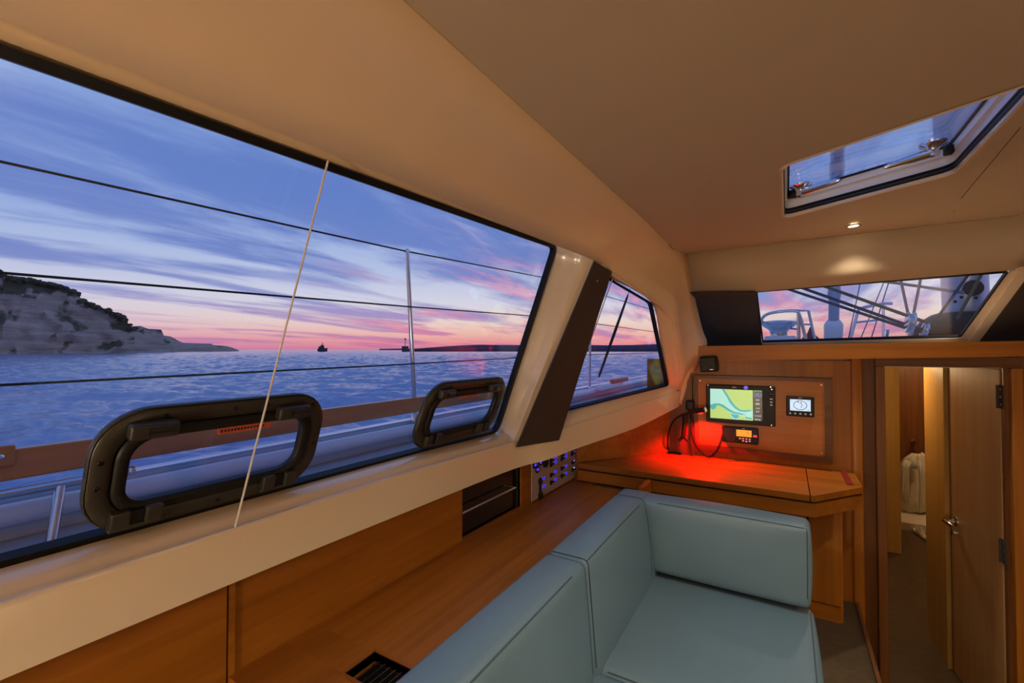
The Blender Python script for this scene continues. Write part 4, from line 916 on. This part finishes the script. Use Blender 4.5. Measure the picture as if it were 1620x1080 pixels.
hc = (h0+h1)/2+V((.004, 0, -.0135)); MB().rbox(hc.x-.007, hc.x+.007, hc.y-.022, hc.y+.022, hc.z-.003, hc.z+.002, .001).build('lens', 'red_lens', lamp)
ld = bpy.data.lights.new('red_lamp_light', 'SPOT'); ld.energy = 20; ld.color = (1, .003, .001); ld.spot_size = math.radians(138); ld.spot_blend = .5; ld.shadow_soft_size = .012
lo = bpy.data.objects.new('red_lamp_light', ld); COL.objects.link(lo); lo.parent = lamp; lo.location = (hc+V((0, 0, -.02)))-V((B0.x, B0.y, DZ)); lo.rotation_euler = V((-.05, -.12, -1)).to_track_quat('-Z', 'Y').to_euler()
# handset with holder and cord
hs = thing('radio_handset', 'black radio handset hanging beside the instrument board', 'handset', oX(1092, 655, 2.96))
hx = 2.955; a = oX(1091, 633, hx); b = oX(1094, 688, hx)
MB().rbox(hx-.02, hx+.02, a.y-.028, a.y+.022, a.z-.06, a.z, .012, 3).build('body', 'black_plastic', hs, smooth=True, wn=True)
MB().tube(smooth_path([V((hx, a.y, a.z-.05)), oX(1094, 670, hx), oX(1095, 690, hx-.01), oX(1103, 708, hx-.02), oX(1120, 722, hx-.03), oX(1132, 715, hx-.04), oX(1139, 702, hx-.03), oX(1143, 688, hx)], 8), .0065, 8).build('cord', 'black_plastic', hs, smooth=True)
bh = thing('handset_bracket', 'black forked holder on the wooden side by the lamp', 'holder', oX(1081, 698, 2.93))
a = oX(1084, 656, 2.935); b = oX(1081, 690, 2.935); c1 = oX(1074, 697, 2.93); c2_ = oX(1088, 697, 2.93)
MB().tube([a, a+(b-a)*.5, b], [.016, .012, .015], 10).build('stem', 'black_plastic', bh, smooth=True); MB().tube([b, c1], .009, 8).tube([b, c2_], .009, 8).build('fork', 'black_plastic', bh, smooth=True); MB().tube([a, a+V((.06, 0, 0))], .008, 8).build('mount', 'black_plastic', bh)

# sofa: base and cushions
sb = thing('sofa_base', 'teak box base under the blue-grey sofa cushions', 'sofa base', (1.1, .25, -1.33))
MB().box(-.9, 1.98, -.03, .575, -1.33, -1.055).build('box', 'teak_x', sb); MB().box(-.9, 2.0, .565, .585, -1.33, SH-.022).build('back_board', 'teak_x', sb); MB().box(1.985, 2.005, -.05, .58, -1.33, -.70).build('end_board', 'teak_y', sb)
def cushion(name, label, x0, x1, y0, y1, z0, z1, bev, lean=None, grp=None, stitch=None, crown=.012):
    r = thing(name, label, 'cushion', ((x0+x1)/2, (y0+y1)/2, z0), grp)
    bm = bmesh.new(); bmesh.ops.create_cube(bm, size=1)
    for v in bm.verts: v.co = V(((x0+x1)/2+v.co.x*(x1-x0), (y0+y1)/2+v.co.y*(y1-y0), (z0+z1)/2+v.co.z*(z1-z0)))
    bmesh.ops.bevel(bm, geom=list(bm.edges), offset=bev, segments=4, affect='EDGES', profile=.5)
    bmesh.ops.subdivide_edges(bm, edges=[e for e in bm.edges if e.calc_length() > .1], cuts=7, use_grid_fill=True)
    c = V(((x0+x1)/2, (y0+y1)/2, (z0+z1)/2)); hs_ = V(((x1-x0)/2, (y1-y0)/2, (z1-z0)/2))
    for v in bm.verts:
        d = v.co-c; u = V((abs(d[i]/hs_[i]) for i in range(3)))
        k = [max(0, 1-u[(i+1) % 3]**2)*max(0, 1-u[(i+2) % 3]**2) for i in range(3)]
        for i in range(3): v.co[i] += (1 if d[i] > 0 else -1)*crown*k[i]*u[i]
        if lean: v.co = lean(v.co, (v.co.z-z0)/(z1-z0))
    from mathutils.bvhtree import BVHTree
    tree = BVHTree.FromBMesh(bm)
    MB().bm(bm).build('cover', 'teal_leather', r, smooth=True, auto=80)
    for pts in stitch or []:
        q = []
        for a, b in zip(pts[:-1], pts[1:]):
            for k in range(12):
                p = V(a)+(V(b)-V(a))*k/12; p = lean(p, (p.z-z0)/(z1-z0)) if lean else p
                l_, n_, _, _ = tree.find_nearest(p); q.append(l_+n_*.0006)
        MB().tube(q, .0019, 6).build('seam', 'teal_thread', r, smooth=True)
    for pts in stitch or []:
        pass
    for pts in []: MB().tube([lean(V(p), (p[2]-z0)/(z1-z0)) if lean else V(p) for p in pts], .0022, 6).build('seam', 'teal_thread', r, smooth=True)
    return r
SG = 'sofa cushions'
ST = -.93
cushion('seat_cushion', 'blue-grey leather seat cushion next to the sofa end', 1.283, 1.99, -.075, .575, -1.054, ST, .028, None, SG, [[(1.287, -.06, ST), (1.287, .5, ST)], [(1.95, -.068, ST+.002), (1.30, -.068, ST+.002)], [(1.96, -.06, ST), (1.96, .5, ST)]])
cushion('seat_cushion', 'blue-grey leather seat cushion nearest the camera', .55, 1.279, -.075, .575, -1.054, ST, .028, None, SG, [[(1.274, -.06, ST), (1.274, .5, ST)]])
ln = lambda p, t: p+V((0, .028*(t-1), 0))
def bstitch(x0, x1):
    w_ = lambda x: [(x, .615, -.600), (x, .50, -.600), (x, .488, -.615), (x, .488, -.93)]
    return [[(x0+.012, .494, -.604), (x1-.012, .494, -.604)], w_(x0+.006), w_(x1-.006)]
cushion('back_cushion', 'blue-grey leather back cushion in the far sofa corner', 1.238, 1.985, .495, .625, -.955, -.605, .022, ln, SG, bstitch(1.238, 1.86))
cushion('back_cushion', 'long blue-grey leather back cushion nearest the camera', .25, 1.232, .495, .625, -.955, -.605, .022, ln, SG, bstitch(.25, 1.232))
le = lambda p, t: p+V((.05*(1-t), 0, 0))
cushion('end_cushion', 'upright blue-grey leather cushion closing the far sofa end', 1.85, 1.972, -.064, .515, -.905, -.605, .02, le, SG, [[(1.846, -.05, -.601), (1.846, .49, -.601)], [(1.846, -.058, -.60), (1.846, -.058, -.89)]])

# white shirt, hook, towel in the forward cabin
sX = 6.55
shp = lambda x, y: oX(x, y, sX)
hkx = thing('wall_hook', 'small chrome hook on the dark cabin wall', 'hook', oX(1444, 698, 6.70))
p = oX(1444, 698, 6.70); MB().lathe([(.022, 0), (.02, .008), (.012, .012), (.012, .03), (.024, .045), (.018, .055)], 12, frame(p, (0, -1, 0), (0, 0, 1))).build('knob', 'chrome', hkx, smooth=True)
sx = thing('white_shirt', 'white long-sleeved shirt hanging in the forward cabin', 'shirt', shp(1442, 808))
def shirt_part(nm, left, right, n, depth, off, parent=sx, ph=0.):
    rows = []
    for i in range(len(left)):
        a, b = shp(*left[i]), shp(*right[i]); r = []
        for k in range(n+1):
            t = k/n; p = a+(b-a)*t
            bulge = math.sin(math.pi*t)**.6*depth+.012*math.sin(t*19+i*.5+ph)
            r.append(V((sX-off-bulge, p.y, p.z)))
        rows.append(r)
    return MB().grid(rows).build(nm, 'white_cloth', parent, smooth=True, solid=.006)
shirt_part('body', [(1443, 716), (1430, 724), (1423, 732), (1424, 760), (1423, 790), (1421, 808)], [(1458, 715), (1466, 720), (1474, 728), (1474, 760), (1474, 790), (1476, 806)], 14, .07, 0)
shirt_part('sleeve', [(1430, 724), (1422, 734), (1420, 755), (1419.5, 775), (1421, 788)], [(1440, 728), (1437, 740), (1437, 758), (1437, 775), (1436, 789)], 8, .06, .06, ph=2.)
shirt_part('collar', [(1441, 715), (1438, 728), (1437, 736)], [(1446, 722), (1446, 731), (1446, 738)], 4, .02, .12, ph=1.)
shirt_part('placket', [(1450, 726), (1452, 745), (1452, 775), (1450, 806)], [(1453, 726), (1455, 745), (1455, 775), (1453, 806)], 3, .01, .09)
tw = thing('white_towel', 'crumpled white cloth lying on the forward cabin floor', 'cloth', oZ(1452, 850, -1.83))
rows = []
for i in range(9):
    r = []
    for j in range(7):
        u, v = i/8, j/6; p = oZ(1441+u*26+v*5, 835+u*18+v*8, -1.845)
        r.append(V((p.x, p.y, -1.84+.07*math.sin(u*3.1)*math.sin(v*3.1)*(1+.6*math.sin(u*9+v*7)))))
    rows.append(r)
MB().grid(rows).build('cloth', 'white_cloth', tw, smooth=True, solid=.01)

# ceiling hatch
cz = lambda x, y: zceil(x, y)
ht = thing('deck_hatch', 'clear ceiling hatch with two chrome lever handles', 'hatch', (2.15, -.3, .63))
C4 = [V((hx0(HY0), HY0, 0)), V((hx0(HY1), HY1, 0)), V((hx1(HY1), HY1, 0)), V((hx1(HY0), HY0, 0))]
base_loop = loop_round(C4, .05, 5)
cen = sum(C4, V())/4
def lp(off, h):
    out = []
    for p in base_loop:
        d = (p-cen); q = cen+V((d.x*(1+off/.36), d.y*(1+off/.29), 0)); out.append(V((q.x, q.y, zceil(p.x, p.y)+h)))
    return out
def band(name, m, seq, smooth=True):
    rows = [lp(*s)+[lp(*s)[0]] for s in seq]; return MB().grid(rows).build(name, m, ht, smooth=smooth, auto=50)
band('trim_ring', 'cream_gelcoat', [(.012, -.002), (.004, -.006), (-.001, -.002), (0, .012)])
band('seal', 'black_rubber', [(0, .011), (-.004, .013), (-.004, .018), (0, .020)])
band('lower_frame', 'olive_plastic', [(0, .019), (.001, .030)])
band('seal', 'black_rubber', [(0, .029), (-.005, .031), (-.005, .037), (0, .039)])
band('coaming', 'white_gelcoat', [(0, .038), (.0, .065), (-.004, .072), (-.012, .076), (-.014, .105)])
band('upper_seal', 'black_rubber', [(-.014, .104), (-.022, .106), (-.022, .112), (-.014, .114)])
MB().add(lp(.03, .112)+lp(.03, .122), [tuple(range(len(base_loop))), tuple(range(len(base_loop), 2*len(base_loop)))[::-1]]+[(i, (i+1) % len(base_loop), len(base_loop)+(i+1) % len(base_loop), len(base_loop)+i) for i in range(len(base_loop))]).build('pane', 'hatch_acrylic', ht)
def hatch_handle(kx, ky, tx, ty):
    zc_ = zceil(kx, ky)+.070; k0 = V((kx, ky, zc_)); t0 = V((tx, ty, zceil(tx, ty)+.058)); d = t0-k0
    h = MB().tube([k0, k0+d*.25, k0+d*.6, k0+d*.9, t0], [.019, .018, .016, .012, .006], 10).build('handle', 'chrome', ht, smooth=True)
    MB().lathe([(.019, -.016), (.020, .008), (.026, .020), (.044, .030), (.044, .038)], 18, Matrix.Translation(k0)).build('pivot', 'chrome', h, smooth=True)
k1 = oZ(1272, 297, .70); t1 = oZ(1322, 278, .70); hatch_handle(2.455, -.062, 2.385, -.205)
hatch_handle(2.40, -.505, 2.385, -.35)
MB().rbox(2.46, 2.50, -.585, -.555, .79, .825, .006).build('catch', 'black_plastic', ht, smooth=True); MB().rbox(2.49, 2.53, -.05, -.012, .715, .75, .006).build('catch', 'black_plastic', ht, smooth=True)

# downlights
def downlight(x, y, label, energy=None, cone=138):
    z = zceil(x, y); e = .02
    n = V((-(zceil(x+e, y)-zceil(x-e, y))/(2*e), -(zceil(x, y+e)-zceil(x, y-e))/(2*e), 1)).normalized()
    M = frame((x, y, z-.0005), V((1, 0, 0)), n.cross(V((1, 0, 0))))
    d = thing('downlight', label, 'lamp', M, 'recessed ceiling downlights')
    MB().ring([(.034*math.cos(k*.2618), .034*math.sin(k*.2618)) for k in range(24)], [(.022*math.cos(k*.2618), .022*math.sin(k*.2618)) for k in range(24)], -.005, .0005).build('bezel', 'chrome', d, smooth=True, local=True)
    MB().lathe([(.0225, -.003), (.0225, -.001), (.02, 0)], 24).build('lens', 'lens_glow', d, local=True)
    l = bpy.data.lights.new('downlight_light', 'SPOT'); l.energy = energy or DOWNLIGHT_W; l.color = WARM; l.spot_size = math.radians(cone); l.spot_blend = .85; l.shadow_soft_size = .025
    lo = bpy.data.objects.new('downlight_light', l); COL.objects.link(lo); lo.parent = d; lo.location = (0, 0, -.02)
def on_ceil(px, py):
    z = .65
    for _ in range(12): p = oZ(px, py, z); z = zceil(p.x, p.y)
    return p
p = on_ceil(1350, 357); downlight(p.x, p.y, 'lit ceiling downlight between the hatch and the windscreen', 34, 100)
p = on_ceil(1611, 312); downlight(p.x, p.y, 'lit ceiling downlight at the right edge by the windscreen', 34, 110)
p = on_ceil(1478, -34); downlight(p.x, p.y, 'lit ceiling downlight above the near side of the hatch')
downlight(.35, -.45, 'lit ceiling downlight above the camera'); downlight(-.8, .1, 'lit ceiling downlight behind the camera', 40); downlight(-.9, -1.3, 'lit ceiling downlight behind the camera on the starboard side', 30); downlight(1.2, -1.9, 'lit ceiling downlight over the starboard side')
# lamps in the corridor and forward cabin
def cabin_lamp(x, y, e, label, z=-.002):
    M = Matrix.Translation((x, y, z)); d = thing('cabin_lamp', label, 'lamp', M)
    MB().lathe([(.05, 0), (.05, -.012), (.042, -.016)][::-1], 20).build('bezel', 'chrome', d, smooth=True, local=True); MB().lathe([(.04, -.020), (.04, -.016)], 20).build('lens', 'lens_glow', d, local=True)
    l = bpy.data.lights.new('cabin_lamp_light', 'POINT'); l.energy = e; l.color = (1, .72, .36); l.shadow_soft_size = .04
    lo = bpy.data.objects.new('cabin_lamp_light', l); COL.objects.link(lo); lo.parent = d; lo.location = (0, 0, -.06)
cabin_lamp(4.2, -.52, 13, 'round corridor ceiling lamp beyond the doorway'); cabin_lamp(6.0, -1.25, 12, 'round ceiling lamp in the forward cabin')

def added_fill_lamp(p, out, e, label):  # unseen lamps, added to brighten the upper lining and cabin side
    out = V(out); M = frame(p, out.cross(V((0, 0, 1))) * -1, (0, 0, 1)); d = thing('added_fill_lamp', label, 'lamp', M, 'added fill lamps out of view')
    MB().rbox(-.05, .05, -.07, .07, 0, .015, .004).build('back_plate', 'chrome', d, local=True)
    MB().rbox(-.04, .04, -.06, .06, .015, .055, .012, 3).build('shade', 'lens_glow', d, local=True)
    l = bpy.data.lights.new('added_fill_light', 'POINT'); l.energy = e; l.color = WARM; l.shadow_soft_size = .06
    lo = bpy.data.objects.new('added_fill_light', l); COL.objects.link(lo); lo.parent = d; lo.location = (0, 0, .13)
added_fill_lamp((AFT, .45, -.75), (1, 0, 0), 55, 'unseen fill lamp added on the aft bulkhead'); added_fill_lamp((.6, STB, -.6), (0, 1, 0), 16, 'unseen fill lamp added on the starboard lining')
